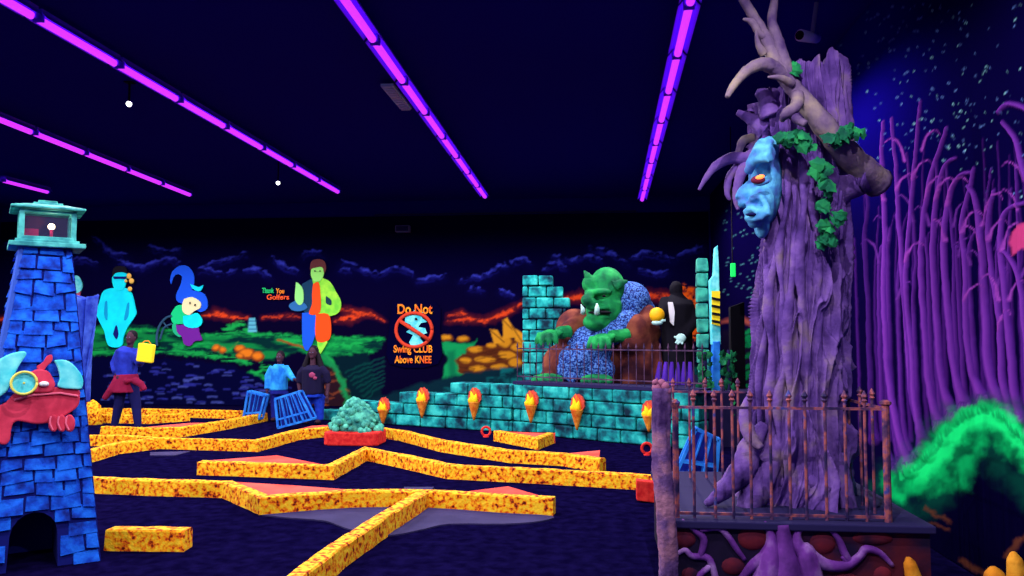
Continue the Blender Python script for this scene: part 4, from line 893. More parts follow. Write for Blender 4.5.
# ------------------------------------------------------------------ blue slatted crates
def crate(pxq, Y, depth, nsl, label, cross=.72, lean=0):
    """pxq: the four picture corners (tl,tr,br,bl) of the front frame"""
    tl, tr, br, bl = [atY(a, b, Y) for a, b in pxq]; mz = min(tl.z, tr.z, br.z, bl.z) - .02
    for q in (tl, tr, br, bl): q.z -= mz
    dpt = Vector((.0, depth * .5, .0)); r = thing('slatted_crate', label, 'crate', (bl + br) / 2, 'blue slatted crates'); T = .036
    mb = MB()
    for o in (Vector(), dpt):
        for a, b in ((tl, tr), (tr, br), (br, bl), (bl, tl)): mb.bar(a + o, b + o, T)
    for a in (tl, tr, br, bl): mb.bar(a, a + dpt, T)
    mb.build('frame', M['crate'], r)
    for o in (Vector(), dpt):
        mb = MB().bar(tl.lerp(bl, cross) + o, tr.lerp(br, cross) + o, T * .9); mb.build('crossbar', M['crate'], r)
    MB().prism([tl + dpt * .9, tr + dpt * .9, br + dpt * .9, bl + dpt * .9], (0, .012, 0)).build('back_panel', M['crate_dark'], r)
    for k in range(1, nsl + 1):
        t = k / (nsl + 1)
        for o in (Vector(), dpt): MB().bar(tl.lerp(tr, t) + o, bl.lerp(br, t) + o, .06, .015).build('slat', M['crate'], r)
    return r
crate([(248, 387), (265, 391), (259, 414), (243, 417)], 14.6, .35, 1, 'narrow tilted blue slatted crate at the left border end')
crate([(275, 402), (298, 395), (312, 422), (278, 431)], 13.7, .4, 3, 'wider blue slatted crate leaning beside the two visitors')
crate([(696, 427), (719, 438), (716, 475), (676, 472)], 9.5, .3, 2, 'blue slatted crate seen through the iron fence behind the post')

# ------------------------------------------------------------------ visitors
def hand(mb, c, d, s=1):
    mb.ell(c, (.035 * s, .03 * s, .045 * s), 8, 6); d = Vector(d).normalized(); sd = d.cross(Vector((0, 1, 0)))
    sd = sd.normalized() if sd.length > .1 else Vector((1, 0, 0))
    for k in range(4): a = c + sd * (.024 * (k - 1.5)) * s + d * .03 * s; mb.tube([a, a + d * .04 * s, a + d * (.07 + .008 * (k % 2)) * s + Vector((0, -.01, 0))], [.01 * s, .009 * s, .007 * s], 6)
    mb.tube([c - sd * .02 * s, c - sd * .05 * s + d * .03 * s], [.012 * s, .009 * s], 6)
def head(mb, c, s=1):
    mb.ell(c, (.075 * s, .095 * s, .115 * s), 14, 10); mb.ell(c + Vector((0, -.09, -.015)) * s, (.014 * s, .02 * s, .02 * s), 8, 6); mb.ell(c + Vector((0, -.07, -.075)) * s, (.04 * s, .035 * s, .03 * s), 8, 6)
    for x in (-1, 1): mb.ell(c + Vector((.077 * x, 0, 0)) * s, (.012 * s, .02 * s, .03 * s), 8, 6)
def face(par, c, s, hi):
    for x in (-1, 1): MB().ell(c + Vector((.028 * x, -.088, .012)) * s, (.012 * s, .008 * s, .007 * s), 8, 6).build('eye', M['grey'], par)
    MB().ell(c + Vector((0, -.095, -.055)) * s, (.024 * s, .008 * s, .007 * s), 8, 6).build('mouth', mat('lips', (90, 40, 60), .7), par)
# woman in black shirt
Y1 = 14.5; Q = lambda px, py, dy=0: atY(px, py, Y1 + dy)
g = Q(313, 425); r = thing('person', 'standing woman with long dark hair, black shirt with small print and blue jeans', 'person', (g.x, Y1, 0)); gz = 0
hc = Q(313, 353); mb = MB(); head(mb, hc, 1); mb.tube([hc + Vector((0, .01, -.08)), Q(313, 366)], [.05, .06], 10)
mb.tube([Q(313, 366), Q(313, 378), Q(313, 392)], [.12, .15, .15], 12); mb.tube([Q(302, 372), Q(299, 384), Q(301, 397, -.1)], [.055, .045, .032], 8); mb.tube([Q(325, 372), Q(328, 384), Q(327, 396, -.1)], [.055, .045, .032], 8)
hand(mb, Q(301, 399, -.1), (0, -.1, -1)); hand(mb, Q(327, 398, -.1), (0, -.1, -1))
for x, dy in ((307, 0), (319, .05)):
    f = Q(x, 424, dy); f.z = .08; mb.tube([Q(x, 395, dy), Q(x, 410, dy), f], [.09, .065, .045], 10); mb.ell((f.x, f.y - .06, .05), (.05, .12, .045), 10, 6)
body = mb.build('body', M['skin_dark'], r, voxel=.012, sm=1)
face(body, hc, 1, 0)
mb = MB(); mb.ell(hc + Vector((0, .04, .03)), (.095, .1, .12), 14, 10); mb.tube([hc + Vector((-.08, .03, 0)), Q(305, 366, .0), Q(304, 378, -.05)], [.04, .06, .03], 8); mb.tube([hc + Vector((.08, .03, 0)), Q(321, 366, .0), Q(322, 378, -.05)], [.04, .06, .03], 8); mb.tube([hc + Vector((0, .1, 0)), Q(313, 380, .14)], [.09, .08], 8); mb.build('hair', M['hair'], body, voxel=.015, sm=2)
mb = MB(); mb.tube([Q(313, 365), Q(313, 369), Q(313, 380), Q(313, 394)], [.1, .2, .2, .21], 14); mb.tube([Q(306, 368), Q(301, 374), Q(299.5, 383)], [.09, .085, .07], 8); mb.tube([Q(320, 368), Q(326, 374), Q(328, 383)], [.09, .085, .07], 8); sh = mb.build('shirt', M['black_cloth'], r, voxel=.018, sm=2)
MB().ell(Q(312, 375, -.2), (.06, .02, .05), 10, 6).ell(Q(315, 378, -.2), (.04, .02, .03), 8, 6).build('shirt_print', mat('print', (150, 60, 100), .8), sh)
mb = MB(); mb.tube([Q(313, 390), Q(313, 397)], [.2, .19], 12)
for x, dy in ((307, 0), (319.5, .05)): f = Q(x, 423, dy); f.z = .07; mb.tube([Q(x, 396, dy), Q(x, 410, dy), f], [.115, .085, .075], 10)
mb.build('jeans', M['jeans'], r, voxel=.018, sm=2)
# child in cyan top
Y1 = 14.9; g = Q(278, 412); r = thing('person', 'child in bright cyan sweatshirt and blue jeans left of the woman', 'person', (g.x, Y1, 0))
hc = Q(280, 357.5); mb = MB(); head(mb, hc, .92); mb.tube([hc + Vector((0, 0, -.07)), Q(279, 370)], [.045, .055], 8); mb.tube([Q(279, 368), Q(279, 390)], [.1, .12], 10)
mb.tube([Q(270, 372), Q(267, 382), Q(267, 392, -.1)], [.045, .038, .028], 8); mb.tube([Q(287, 371), Q(292, 378, -.1), Q(295, 380, -.2)], [.045, .038, .028], 8); hand(mb, Q(267, 394, -.1), (0, -.1, -1), .9); hand(mb, Q(296.5, 380, -.24), (.5, -.6, 0), .9)
for x in (274.5, 284): f = Q(x, 418); f.z = .07; mb.tube([Q(x, 392), Q(x, 404), f], [.075, .055, .04], 8); mb.ell((f.x, f.y - .05, .045), (.045, .1, .04), 10, 6)
body = mb.build('body', M['skin_dark'], r, voxel=.012, sm=1); face(body, hc, .92, 0)
MB().ell(hc + Vector((0, .03, .035)), (.082, .09, .1), 12, 8).build('hair', M['hair'], body, smooth=True)
mb = MB(); mb.tube([Q(279, 364), Q(279, 368), Q(279, 378), Q(279, 390)], [.08, .16, .165, .17], 12); mb.tube([Q(273, 367), Q(268, 376), Q(267, 389, -.08)], [.075, .07, .05], 8); mb.tube([Q(285, 367), Q(290, 375, -.05), Q(294, 379.5, -.18)], [.075, .07, .05], 8); mb.build('sweatshirt', M['cyan_cloth'], r, voxel=.016, sm=2)
mb = MB(); mb.tube([Q(279, 388), Q(279, 394)], [.16, .16], 12)
for x in (274.5, 284): f = Q(x, 417); f.z = .06; mb.tube([Q(x, 392), Q(x, 404), f], [.095, .075, .065], 10)
mb.build('jeans', mat('child_jeans', (20, 30, 130), .9), r, voxel=.016, sm=2)
# walking player in blue top, red jacket round the waist
Y1 = 13.1; g = Q(125, 434); r = thing('person', 'walking player in blue top with red jacket tied at the waist and dark trousers', 'person', (g.x, Y1, 0))
hc = Q(131, 338); mb = MB(); head(mb, hc, 1); mb.tube([hc + Vector((0, 0, -.08)), Q(129, 350)], [.05, .06], 8); mb.tube([Q(128, 350), Q(127, 365), Q(126, 380)], [.12, .13, .14], 10)
mb.tube([Q(119, 354), Q(114, 366), Q(117, 376, -.15)], [.055, .045, .032], 8); mb.tube([Q(136, 354), Q(140, 364, -.1), Q(141, 358, -.3)], [.055, .045, .032], 8); hand(mb, Q(118, 378, -.18), (.3, -.2, -1)); hand(mb, Q(142, 356, -.33), (.2, -.4, 1))
LG = [((121, 382), (119, 404), (114, 431), 0), ((132, 382), (136, 404), (138, 432), -.05)]
for a, b, c, dy in LG:
    f = Q(*c, dy); f.z = .08; mb.tube([Q(*a, dy), Q(*b, dy), f], [.09, .065, .045], 10)
body = mb.build('body', M['skin_dark'], r, voxel=.012, sm=1); face(body, hc, 1, 0)
MB().ell(hc + Vector((0, .035, .035)), (.09, .095, .105), 12, 8).build('hair', M['hair'], body, smooth=True)
mb = MB(); mb.tube([Q(129, 347), Q(128, 351), Q(126, 364), Q(126, 378)], [.1, .19, .19, .18], 14); mb.tube([Q(121, 351), Q(114.5, 364), Q(116, 373, -.12)], [.09, .08, .065], 8); mb.tube([Q(134, 351), Q(140, 363, -.08), Q(141, 360, -.22)], [.09, .08, .06], 8); mb.build('top', M['blue_shirt'], r, voxel=.018, sm=2)
mb = MB(); mb.tube([Q(126, 374), Q(126, 380), Q(126, 392)], [.19, .215, .26], 14); mb.tube([Q(117, 380, -.15), Q(111, 390, -.2), Q(104, 399, -.2)], [.07, .065, .05], 8); mb.tube([Q(134, 380, -.15), Q(141, 384, -.2), Q(145, 390, -.2)], [.07, .06, .045], 8); mb.ell(Q(127, 381, -.22), (.06, .05, .05)); mb.build('jacket', M['red_cloth'], r, voxel=.02, sm=2)
mb = MB(); mb.tube([Q(126, 378), Q(126, 388)], [.16, .17], 12)
for a, b, c, dy in LG: f = Q(*c, dy); f.z = .08; mb.tube([Q(*a, dy), Q(*b, dy), f], [.11, .085, .06], 10)
mb.build('trousers', M['navy'], r, voxel=.018, sm=2)
for a, b, c, dy in LG: f = Q(*c, dy); MB().ell((f.x + .02, f.y - .07, .05), (.055, .14, .05), 12, 8).build('shoe', M['black'], r, smooth=True)
c = Q(146, 353, -.4); r = thing('yellow_bag', 'bright yellow square bag held up beside the walking player', 'bag', c)
MB().box(c, (.27, .1, .31), rot=Euler((0, .12, 0)).to_matrix()).build('bag_body', M['yellow'], r, bevel=.02)
MB().tube([c + Vector((-.08, 0, .15)), c + Vector((-.03, 0, .2)), c + Vector((.04, 0, .2)), c + Vector((.08, 0, .15))], .01, 6).build('handle', M['orange_rock'], r, smooth=True)

# ------------------------------------------------------------------ tree platform, fence, post
PX0, PX1, PY0, PY1, PZ = .50, 1.97, 5.0, 6.75, .53
TP = thing('tree_platform', 'dark raised platform with purple roots winding over its stone front', 'platform', ((PX0 + PX1) / 2, PY0, 0))
MB().box(((PX0 + PX1) / 2, (PY0 + PY1) / 2, PZ / 2 - .02), (PX1 - PX0, PY1 - PY0, PZ - .04)).build('base', M['plat'], TP)
MB().box(((PX0 + PX1) / 2, (PY0 + PY1) / 2 - .01, PZ - .02), (PX1 - PX0 + .05, PY1 - PY0 + .05, .045)).build('deck', M['plat_top'], TP, bevel=.008)
def fr(px, py, o=.0): return atY(px, py, PY0 - o)
mb = MB()
RTS = [([(682, 520), (696, 531), (704, 540), (700, 558)], [1.5, 3, 3.6, 3]), ([(700, 530), (718, 528), (728, 536), (736, 548), (745, 560)], [3, 3, 3, 2.8, 2]), ([(670, 560), (684, 550), (692, 556), (708, 558), (714, 572), (718, 590)], [1.5, 2.6, 3, 3.4, 3.4, 3]),
       ([(764, 522), (770, 532), (772, 545), (770, 560), (765, 590)], [2, 4, 7, 12, 16]), ([(804, 524), (797, 534), (798, 546), (806, 556), (812, 590)], [2, 4, 7, 11, 13]), ([(782, 524), (784, 545), (786, 570), (786, 600)], [7, 9, 15, 18]),
       ([(765, 556), (752, 566), (740, 580)], [6, 5, 3]), ([(806, 552), (824, 564), (845, 566), (860, 556), (866, 549), (880, 553), (893, 566)], [7, 6, 5, 4, 4, 3, 2]), ([(827, 526), (838, 538), (844, 552), (850, 562)], [2, 3, 3.6, 3]), ([(848, 563), (842, 556)], [3, 2]), ([(690, 590), (700, 575), (712, 565)], [3, 3, 3])]
for q, w in RTS: mb.tube([fr(a, b, .005) for a, b in spl(q, 4)], [x / 160 for x in [wi[0] for wi in spl([(v,) for v in w], 4)]], 8)
for k in range(0): pass
mb.build('roots', M['root'], TP, smooth=True)
mb = MB(); 
stm = mat('red_stone', (80, 20, 44), .9, cols=[(40, 12, 42), (110, 28, 44)], nscale=6)
for x, y, a, b in [(683, 539, 13, 9), (752, 538, 15, 12), (733, 566, 12, 9), (822, 543, 13, 11), (872, 538, 20, 7), (690, 574, 9, 7), (845, 580, 14, 8), (882, 575, 9, 9)]: MB().ell(fr(x, y, -.01), (a / 160, .03, b / 160), 14, 8).build('stone', stm, TP, smooth=True)
FN = thing('picket_fence', 'rusty iron picket fence around the purple tree platform', 'fence', ((PX0 + PX1) / 2, PY0 + .05, PZ))
ZR = atY(780, 409, PY0).z; fy = PY0 + .06
def picket(x, y, z0=PZ, fin=True, rad=.009):
    mb = MB().tube([(x, y, z0), (x, y, ZR + .04)], rad, 6)
    mb.tube([(x, y, ZR + .035), (x, y, ZR + .05), (x, y, ZR + .06)], [rad, rad * 2, rad], 8).tube([(x, y, ZR + .055), (x, y, ZR + .075), (x, y, ZR + .11)], [.008, .02, .002], 6); mb.build('picket', M['rust'], FN)
fxs = [atY(a, 470, fy).x for a in (694, 715, 733, 751, 771, 790, 806, 826, 846, 866)]
for x in fxs: picket(x, fy)
x0, x1 = atY(676, 470, fy).x, atY(887, 470, fy).x
MB().bar((x0, fy, ZR), (x1, fy, ZR), .016).bar((x0, fy, PZ + .03), (x1, fy, PZ + .03), .016).bar((x0, PY1 - .3, ZR), (x1, PY1 - .3, ZR), .016).bar((x1, fy, ZR), (x1, PY1 - .3, ZR), .016).build('rail', M['rust'], FN)
for k in range(11): picket(x0 + (x1 - x0) * k / 10, PY1 - .3)
for k in range(5): picket(x1, fy + (PY1 - .3 - fy) * (k + 1) / 6)
MB().tube([(x1, fy, PZ), (x1, fy, ZR + .02), (x1, fy, ZR + .03), (x1, fy, ZR + .045), (x1, fy, ZR + .055)], [.022, .022, .035, .035, .015], 10).build('corner_post', M['rust'], FN)
MB().tube([(x0, fy, PZ), (x0, fy, ZR - .01), (x0, fy, ZR + .03), (x0, fy, ZR + .05)], [.02, .02, .032, .01], 10).build('corner_post', M['rust'], FN)
# gnarled post at left edge
pc = atY(665, 480, 4.9); r = thing('gnarled_post', 'gnarled purple bark post standing at the left end of the platform', 'post', (pc.x, 4.95, 0)); ztp = atY(660, 388, 4.95).z
n, m = 20, 60; vs = []; rp = random.Random(2)
for j in range(m):
    z = ztp * j / (m - 1) 
    for i in range(n):
        a = 2 * PI * i / n; R = .052 * (1 + .2 * math.sin(3 * a + z * 6) + .12 * math.sin(7 * a - z * 9) + .3 * max(0, .3 - z)) + rp.uniform(-.003, .003)
        vs.append((pc.x + .01 * math.sin(z * 4) - .012 * (z - .6) + R * math.cos(a), 4.95 + R * math.sin(a), z))
mb = MB().add(vs, [(j * n + i, j * n + (i + 1) % n, (j + 1) * n + (i + 1) % n, (j + 1) * n + i) for j in range(m - 1) for i in range(n)] + [tuple((m - 1) * n + i for i in range(n))]); mb.build('trunk', M['post'], r, smooth=True)
mb = MB(); tpz = Vector((pc.x - .01, 4.95, ztp)); [mb.ell(tpz + Vector((dx, dy, dz)), s, 8, 6) for dx, dy, dz, s in ((-.03, 0, .0, .03), (.02, -.01, .01, .028), (0, 0, .03, .025), (-.04, -.01, .035, .018), (.035, 0, -.02, .025))]; mb.build('knobs', mat('knob_pink', (150, 90, 120), .8), r, smooth=True)

# ------------------------------------------------------------------ the great tree
YT2 = 5.85; sT = F / YT2; cxT = atY(799, 400, YT2).x
TR_ = thing('face_tree', 'giant gnarled purple tree trunk with carved blue face rising from the platform', 'tree', (cxT, YT2, PZ))
NU, NV = 420, 460
th = np.linspace(0, 2 * PI, NU, endpoint=False); sv = np.linspace(0, 1, NV)
T_, S_ = np.meshgrid(th, sv, indexing='ij')
def zpx(py): return atY(800, py, YT2).z
# jagged rim height by direction (0 = +X right, pi/2 = back, pi = left, 3pi/2 = front)
ctrl = [(0, 58), (.2, 55), (.5, 58), (.9, 66), (1.2, 66), (1.5, 72), (2.0, 74), (2.3, 80), (2.36, 100), (2.6, 100), (2.85, 96), (3.05, 122), (3.3, 106), (3.6, 128), (4.1, 116), (4.22, 84), (4.5, 78), (5.0, 76), (5.2, 78), (5.3, 66), (5.8, 66), (6.0, 62), (6.283, 58)]
rim = np.interp(th, [c[0] for c in ctrl], [zpx(c[1]) for c in ctrl]) + .012 * np.sin(th * 17) + .01 * np.sin(th * 31)
Z = PZ + S_ * (rim[:, None] - PZ)
lefts = [(515, 716), (500, 722), (485, 735), (470, 743), (440, 747), (400, 751), (350, 755), (300, 758), (250, 762), (200, 761), (150, 757), (110, 752), (90, 750)]
rights = [(515, 848), (500, 847), (470, 849), (440, 848), (400, 846), (350, 845), (300, 843), (250, 842), (200, 846), (170, 850), (140, 848), (100, 843), (60, 838)]
zl = [zpx(a) for a, b in lefts]; zr = [zpx(a) for a, b in rights]
XL = np.interp(Z, zl, [atY(b, a, YT2).x for a, b in lefts]); XR_ = np.interp(Z, zr, [atY(b, a, YT2).x for a, b in rights])
cx = (XL + XR_) / 2; rx = (XR_ - XL) / 2; 
ry = .36 + .12 * np.clip((1.0 - Z) / .5, 0, 1) ** 2 + .04 * np.sin(Z * 2)
wv = Z * 2.1
warp = 1.3 * (fbm(np.cos(T_) * 2.2 + 10, Z * 1.5 + np.sin(T_) * 2.2 + 5, 3) - .5) * 2 + .5 * np.sin(Z * 2.3)
rdg = lambda k, ph, w: (1 - np.abs(np.sin(k * T_ * .5 + ph + warp * w))) ** 1.4
dsp = .05 * rdg(12, 0, 3.6) + .034 * rdg(20, 1.3, 4) + .014 * rdg(40, .4, 3) + .05 * (fbm(np.cos(T_) * 3 + 30, Z * 3 + np.sin(T_) * 3, 4) - .5)
dsp = dsp * 1.25 - .06
# swollen root lobes at the base
lob = np.clip((1.15 - Z) / .6, 0, 1) ** 1.6; dsp += lob * .11 * (np.maximum(0, np.sin(T_ * 5 + .8 + Z)) - .3)
Xc = cx + np.cos(T_) * (rx + dsp); Yc = YT2 + np.sin(T_) * (ry + dsp)
P = np.stack([Xc.ravel(), Yc.ravel(), Z.ravel()], 1)
# close the ring: append first column again
Pg = P.reshape(NU, NV, 3); Pg = np.concatenate([Pg, Pg[:1]], 0)
# inner hollow wall
inn = Pg[:, -1:, :].copy(); c0 = np.array([cxT, YT2, 0]); inw = []
for k, (f_, dz) in enumerate([(.96, 0.0), (.92, -.12), (.88, -.35), (.3, -.6), (.0, -.6)]):
    q = inn.copy(); q[..., 0] = cxT + (q[..., 0] - cxT) * f_; q[..., 1] = YT2 + (q[..., 1] - YT2) * f_; q[..., 2] = np.maximum(q[..., 2] + dz, 2.7) if dz < -.3 else q[..., 2] + dz; inw.append(q)
Pg = np.concatenate([Pg] + inw, 1)
tr = grid_obj('trunk', Pg.reshape(-1, 3), NU + 1, NV + 5, None, M['bark'], TR_)
def T2(px, py, dy=0): return atY(px, py, YT2 + dy)
# branches
def branch(pts, w, nm, m, dy, mod=True, sub=6):
    q = spl([(a, b, c) for (a, b), c in zip(pts, dy)], sub); ws = [v[0] for v in spl([(x,) for x in w], sub)]; mb = MB()
    rr = random.Random(len(pts) * 7 + int(w[0] * 10)); P_ = [T2(a, b, c) for a, b, c in q]
    mb.tube(P_, [x / sT / 2 * (1 + rr.uniform(-.08, .08)) for x in ws], 12); return mb.build(nm, m, TR_, smooth=True)
branch([(878, 183), (858, 166), (838, 143), (818, 118), (800, 96), (786, 78), (774, 58), (764, 35), (752, 14), (735, -14)], [28, 26, 22, 19, 16, 14, 12, 11, 9, 8], 'branch', M['bark_tan'], [-.1, -.25, -.4, -.45, -.45, -.45, -.45, -.45, -.45, -.45])
branch([(790, 84), (784, 62), (778, 42), (772, 22), (774, 4), (776, -16)], [12, 12, 11, 9, 7, 6], 'branch', M['bark_tan'], [-.45] * 6)
branch([(786, 80), (774, 68), (762, 64), (748, 70), (738, 80), (732, 88), (727, 97)], [12, 13, 12, 10, 8, 7, 4], 'branch', M['bark_tan'], [-.45, -.5, -.55, -.6, -.65, -.68, -.7])
branch([(768, 38), (760, 34), (752, 22), (743, 19)], [8, 7, 6, 2], 'branch_stub', M['bark_tan'], [-.45, -.48, -.5, -.5]); branch([(764, 54), (758, 44), (756, 30)], [8, 5, 2], 'branch_stub', M['bark_tan'], [-.45, -.48, -.5])
branch([(792, 84), (780, 78), (768, 77)], [8, 6, 2], 'branch_stub', M['bark_tan'], [-.5, -.58, -.62]); branch([(798, 94), (796, 106), (786, 114), (782, 120)], [11, 11, 9, 5], 'branch_stub', M['bark_tan'], [-.5, -.55, -.55, -.5]); branch([(790, 112), (798, 120), (806, 124)], [8, 8, 6], 'branch_stub', M['bark_tan'], [-.5, -.58, -.62])
branch([(828, 192), (848, 182), (862, 176), (872, 178)], [36, 36, 32, 27], 'stump', M['bark'], [-.1, -.15, -.2, -.25])
branch([(762, 150), (748, 158), (732, 158), (716, 166), (706, 178), (699, 190)], [18, 14, 12, 9, 6, 3], 'branch', M['bark'], [.15, .1, .1, .1, .1, .1])
branch([(756, 160), (744, 168), (738, 184), (736, 198), (738, 210)], [14, 12, 9, 7, 3], 'branch', M['bark'], [.15, .1, .1, .1, .1]); branch([(744, 160), (730, 176), (727, 192), (730, 200)], [10, 8, 6, 3], 'branch', M['bark'], [.15, .15, .15, .15]); branch([(754, 138), (744, 140), (740, 148), (738, 156)], [10, 9, 8, 6], 'branch_stub', M['bark_tan'], [.1, .1, .1, .1])
branch([(766, 128), (756, 122), (747, 117), (737, 112)], [24, 14, 10, 5], 'branch_stub', M['bark'], [-.1, -.1, -.1, -.1]); branch([(772, 116), (768, 104), (764, 96), (756, 92)], [22, 18, 15, 6], 'branch_stub', M['bark'], [-.2, -.2, -.2, -.2]); branch([(772, 110), (772, 100), (778, 92)], [18, 14, 6], 'branch_stub', M['bark'], [-.2, -.2, -.2])
for q, w in [([(764, 425), (750, 446), (744, 468), (726, 490), (706, 504)], [10, 20, 22, 16, 6]), ([(752, 392), (745, 412), (750, 436), (762, 448)], [4, 11, 12, 6]), ([(782, 435), (768, 468), (754, 494), (744, 512)], [12, 22, 26, 16]), ([(806, 460), (800, 488), (806, 512)], [26, 24, 20]), ([(832, 455), (840, 485), (848, 512)], [22, 22, 18]), ([(770, 470), (790, 486), (812, 482), (830, 492)], [14, 14, 13, 10])]:
    branch(q, w, 'root', M['bark'], [-.25 - .06 * k for k in range(len(q))])
def front(px, py):
    z = zpx(py); a = atY(px, py, YT2).x; l = float(np.interp(z, zl, [atY(b_, a_, YT2).x for a_, b_ in lefts])); r_ = float(np.interp(z, zr, [atY(b_, a_, YT2).x for a_, b_ in rights])); q = max(-1, min(1, (a - (l + r_) / 2) / ((r_ - l) / 2))); return -.34 * math.sqrt(1 - q * q) + .015
rc = random.Random(31)
for k, (xa, ya, xb, yb) in enumerate([(765, 250, 758, 500), (776, 238, 768, 440), (784, 160, 782, 360), (792, 220, 790, 500), (800, 150, 806, 400), (806, 260, 800, 512), (814, 150, 818, 330), (820, 290, 826, 505), (830, 255, 836, 470), (838, 220, 838, 420), (786, 330, 776, 500), (812, 380, 818, 512)]):
    n = 9; pts = []; ph = rc.uniform(0, 6)
    for i in range(n):
        t = i / (n - 1); pts.append((xa + (xb - xa) * t + 5.5 * math.sin(ph + t * 7.5) * math.sin(PI * min(1, t * 1.3 + .1)), ya + (yb - ya) * t))
    w0 = rc.uniform(7, 12); branch(pts, [w0 * .35] + [w0 * (.8 + .3 * math.sin(ph + i * 2)) for i in range(1, n - 1)] + [w0 * .5], 'bark_cord', M['bark'], [front(a, b) + (.05 if i in (0, n - 1) else 0) for i, (a, b) in enumerate(pts)], sub=5)
# carved face on the left side of the trunk
mb = MB(); Fp = lambda px, py, dy=0: T2(px, py, dy)
def fe(px, py, rx_, rz_, dy, ry_=None, rot=None): mb.ell(Fp(px, py, dy), (rx_ / sT, (ry_ or rx_) / sT, rz_ / sT), 14, 10, rot=rot)
fe(765, 182, 15, 42, -.15, 28); fe(762, 162, 10, 14, -.25, 20); fe(752, 192, 9, 12, -.2, 12); fe(762, 205, 12, 21, -.25, 22)
mb.tube([Fp(752, 186, -.22), Fp(744, 193, -.24), Fp(740, 200, -.25)], [.05, .05, .045], 10); fe(743, 203, 5, 5, -.25, 7); fe(752, 204, 6, 4.5, -.33, 5)
for (a, b, c, w) in [((748, 172), (756, 160), (770, 158), 4.5), ((748, 165), (757, 150), (771, 150), 3.4), ((752, 157), (760, 142), (772, 142), 3)]: mb.tube([Fp(x, y, dy) for (x, y), dy in zip(spl([a, b, c], 5), np.linspace(-.3, -.5, 11))], w / sT, 8)
mb.tube([Fp(x, y, d_) for (x, y), d_ in zip(spl([(750, 200), (759, 196), (766, 204), (768, 216)], 4), np.linspace(-.36, -.46, 13))], 3.2 / sT, 8)
mb.tube([Fp(x, y, d_) for (x, y), d_ in zip(spl([(745, 212), (752, 209), (762, 213)], 4), np.linspace(-.3, -.44, 9))], 3 / sT, 8); mb.tube([Fp(x, y, d_) for (x, y), d_ in zip(spl([(746, 218), (754, 219), (762, 217)], 4), np.linspace(-.3, -.44, 9))], 3 / sT, 8)
fe(754, 222, 6, 6, -.3, 8); mb.tube([Fp(x, y, -.47) for x, y in spl([(753, 182), (760, 184), (770, 180)], 4)], 2.4 / sT, 8); fe(769, 152, 9, 15, -.28, 14); fe(762, 226, 7, 12, -.2, 14)
fo = mb.build('carved_face', M['face'], TR_, voxel=.012, sm=2)
MB().ell(Fp(760, 177, -.5), (4.2 / sT, .02, 2 / sT), 12, 8, rot=Euler((0, -.25, 0)).to_matrix()).build('glowing_eye', mat('eye_glow', (255, 120, 50), .5, emit=(255, 120, 60), es=2.5), fo, smooth=True)
MB().ell(Fp(758, 180, -.48), (6.5 / sT, .025, 3.8 / sT), 12, 8).build('eye_socket', mat('socket_red', (110, 30, 60), .8), fo, smooth=True)
MB().ell(Fp(752, 214.6, -.39), (6 / sT, .03, 1.6 / sT), 12, 8).build('mouth', M['navy'], fo, smooth=True)
# ivy
rl = random.Random(8)
def ivy(label, clusters, stem):
    r = thing('ivy_vine', label, 'ivy', T2(*clusters[0][:2], -.5), 'green ivy on the giant tree'); mb = MB()
    for x, y, n, sp, dy in clusters:
        for k in range(n): leaf(mb, T2(x + rl.gauss(0, sp), y + rl.gauss(0, sp * .8), dy - rl.uniform(0, .1)), rl.uniform(.03, .055), Euler((PI / 2 + rl.uniform(-.7, .5), rl.uniform(-.5, .5), rl.uniform(-.8, .8))).to_matrix() @ Matrix.Rotation(rl.uniform(0, 6.28), 3, 'Z'))
    mb.build('leaves', M['ivy'], r); MB().tube([T2(a, b, c) for a, b, c in spl(stem, 4)], .007, 6).build('stem', M['bark'], r, smooth=True)
ivy('ivy cluster on the branch above the carved face', [(784, 138, 9, 3, -.45), (797, 136, 10, 4, -.5), (806, 144, 10, 4, -.5)], [(782, 136, -.45), (796, 138, -.5), (808, 144, -.5)])
ivy('ivy cluster on the thick branch nearest the starry wall', [(838, 140, 12, 4.5, -.5), (850, 133, 12, 4.5, -.5)], [(828, 146, -.5), (840, 140, -.52), (854, 132, -.5)])
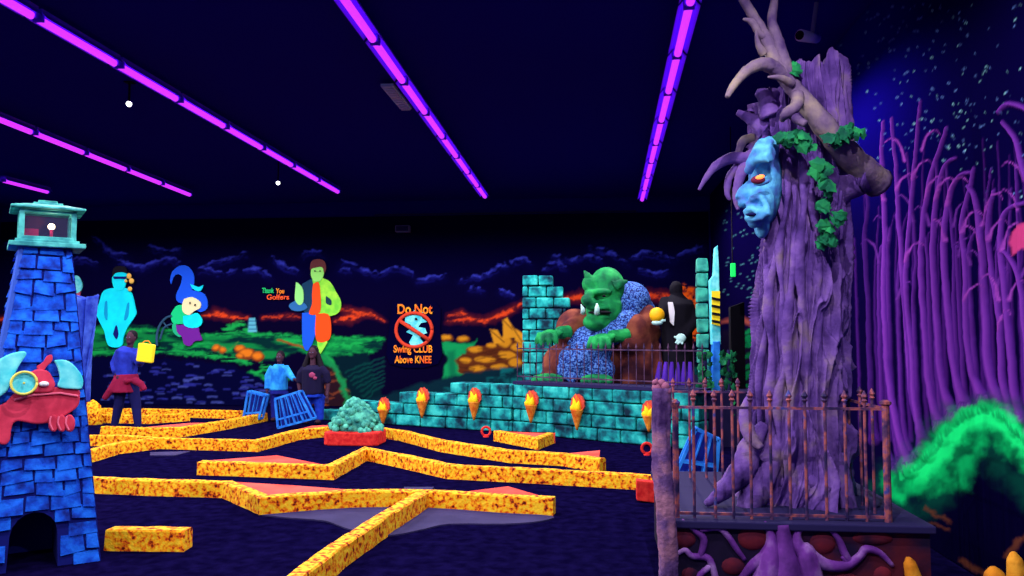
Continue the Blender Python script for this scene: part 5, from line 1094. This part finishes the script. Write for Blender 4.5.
ivy('hanging ivy string trailing down the trunk right side', [(822, 172, 14, 5, -.5), (830, 184, 8, 4, -.47), (824, 206, 10, 4, -.42), (836, 218, 8, 4, -.4), (828, 226, 6, 3, -.4), (830, 240, 12, 4.5, -.38)], [(822, 166, -.5), (829, 184, -.47), (826, 206, -.42), (834, 220, -.4), (830, 246, -.38)])
ivy('tiny ivy sprig by the crossing upper branches', [(792, 66, 4, 2, -.4), (796, 71, 3, 2, -.4)], [(788, 70, -.42), (797, 68, -.4)])
# orange rocks in the right corner
def horn(px, py, Y, w, label, lean):
    t = atY(px, py, Y); r = thing('boulder', label, 'rock', (t.x + lean, Y, 0)); mb = MB(); mb.tube([(t.x + lean, Y, 0), (t.x + lean * .6, Y, t.z * .55), (t.x + lean * .15, Y - .01, t.z * .9), (t.x, Y - .01, t.z)], [w, w * .9, w * .6, w * .2], 10); mb.ell((t.x + lean, Y + .02, .04), (w * 1.3, w * 1.2, .08)); mb.build('rock', M['orange_rock'], r, smooth=True, voxel=.012, sm=1)
horn(907, 556, 4.95, .06, 'small curved orange rock at the right foot of the platform', .07)
horn(992, 566, 4.75, .09, 'orange rock below the green hill in the bottom right corner', .04); horn(1012, 551, 4.85, .07, 'taller orange rock at the right picture edge', .05)

# ------------------------------------------------------------------ light
w = bpy.data.worlds.new('world'); sc.world = w; w.use_nodes = True; bg = w.node_tree.nodes['Background']; bg.inputs[0].default_value = (.55, .45, 1, 1); bg.inputs[1].default_value = .42  # ambient fill added, entering where the room has no front wall
def point(x, y, z, e, col=(1, .88, 1)):
    l = bpy.data.lights.new('tube_fill', 'SPOT'); l.spot_size = math.radians(172); l.spot_blend = .35; l.energy = e; l.color = col; l.shadow_soft_size = 0; o = bpy.data.objects.new('tube_fill', l); C.objects.link(o); o.location = (x, y, z)  # unseen whitish spot added below the violet tubes so paint colours show
EN = 270
for xr in (-11.6, -8.5, -5.4, -2.27, .9):
    for y in (1.5, 4.5, 8.2, 11.6, 14.6):
        if xr > 0 and y == 4.5: y = 3.4
        point(xr, y, 4.35, EN)
sc.view_settings.view_transform = 'Standard'; sc.view_settings.look = 'None'; sc.view_settings.exposure = 0; sc.view_settings.gamma = 1; sc.view_settings.use_curve_mapping = False
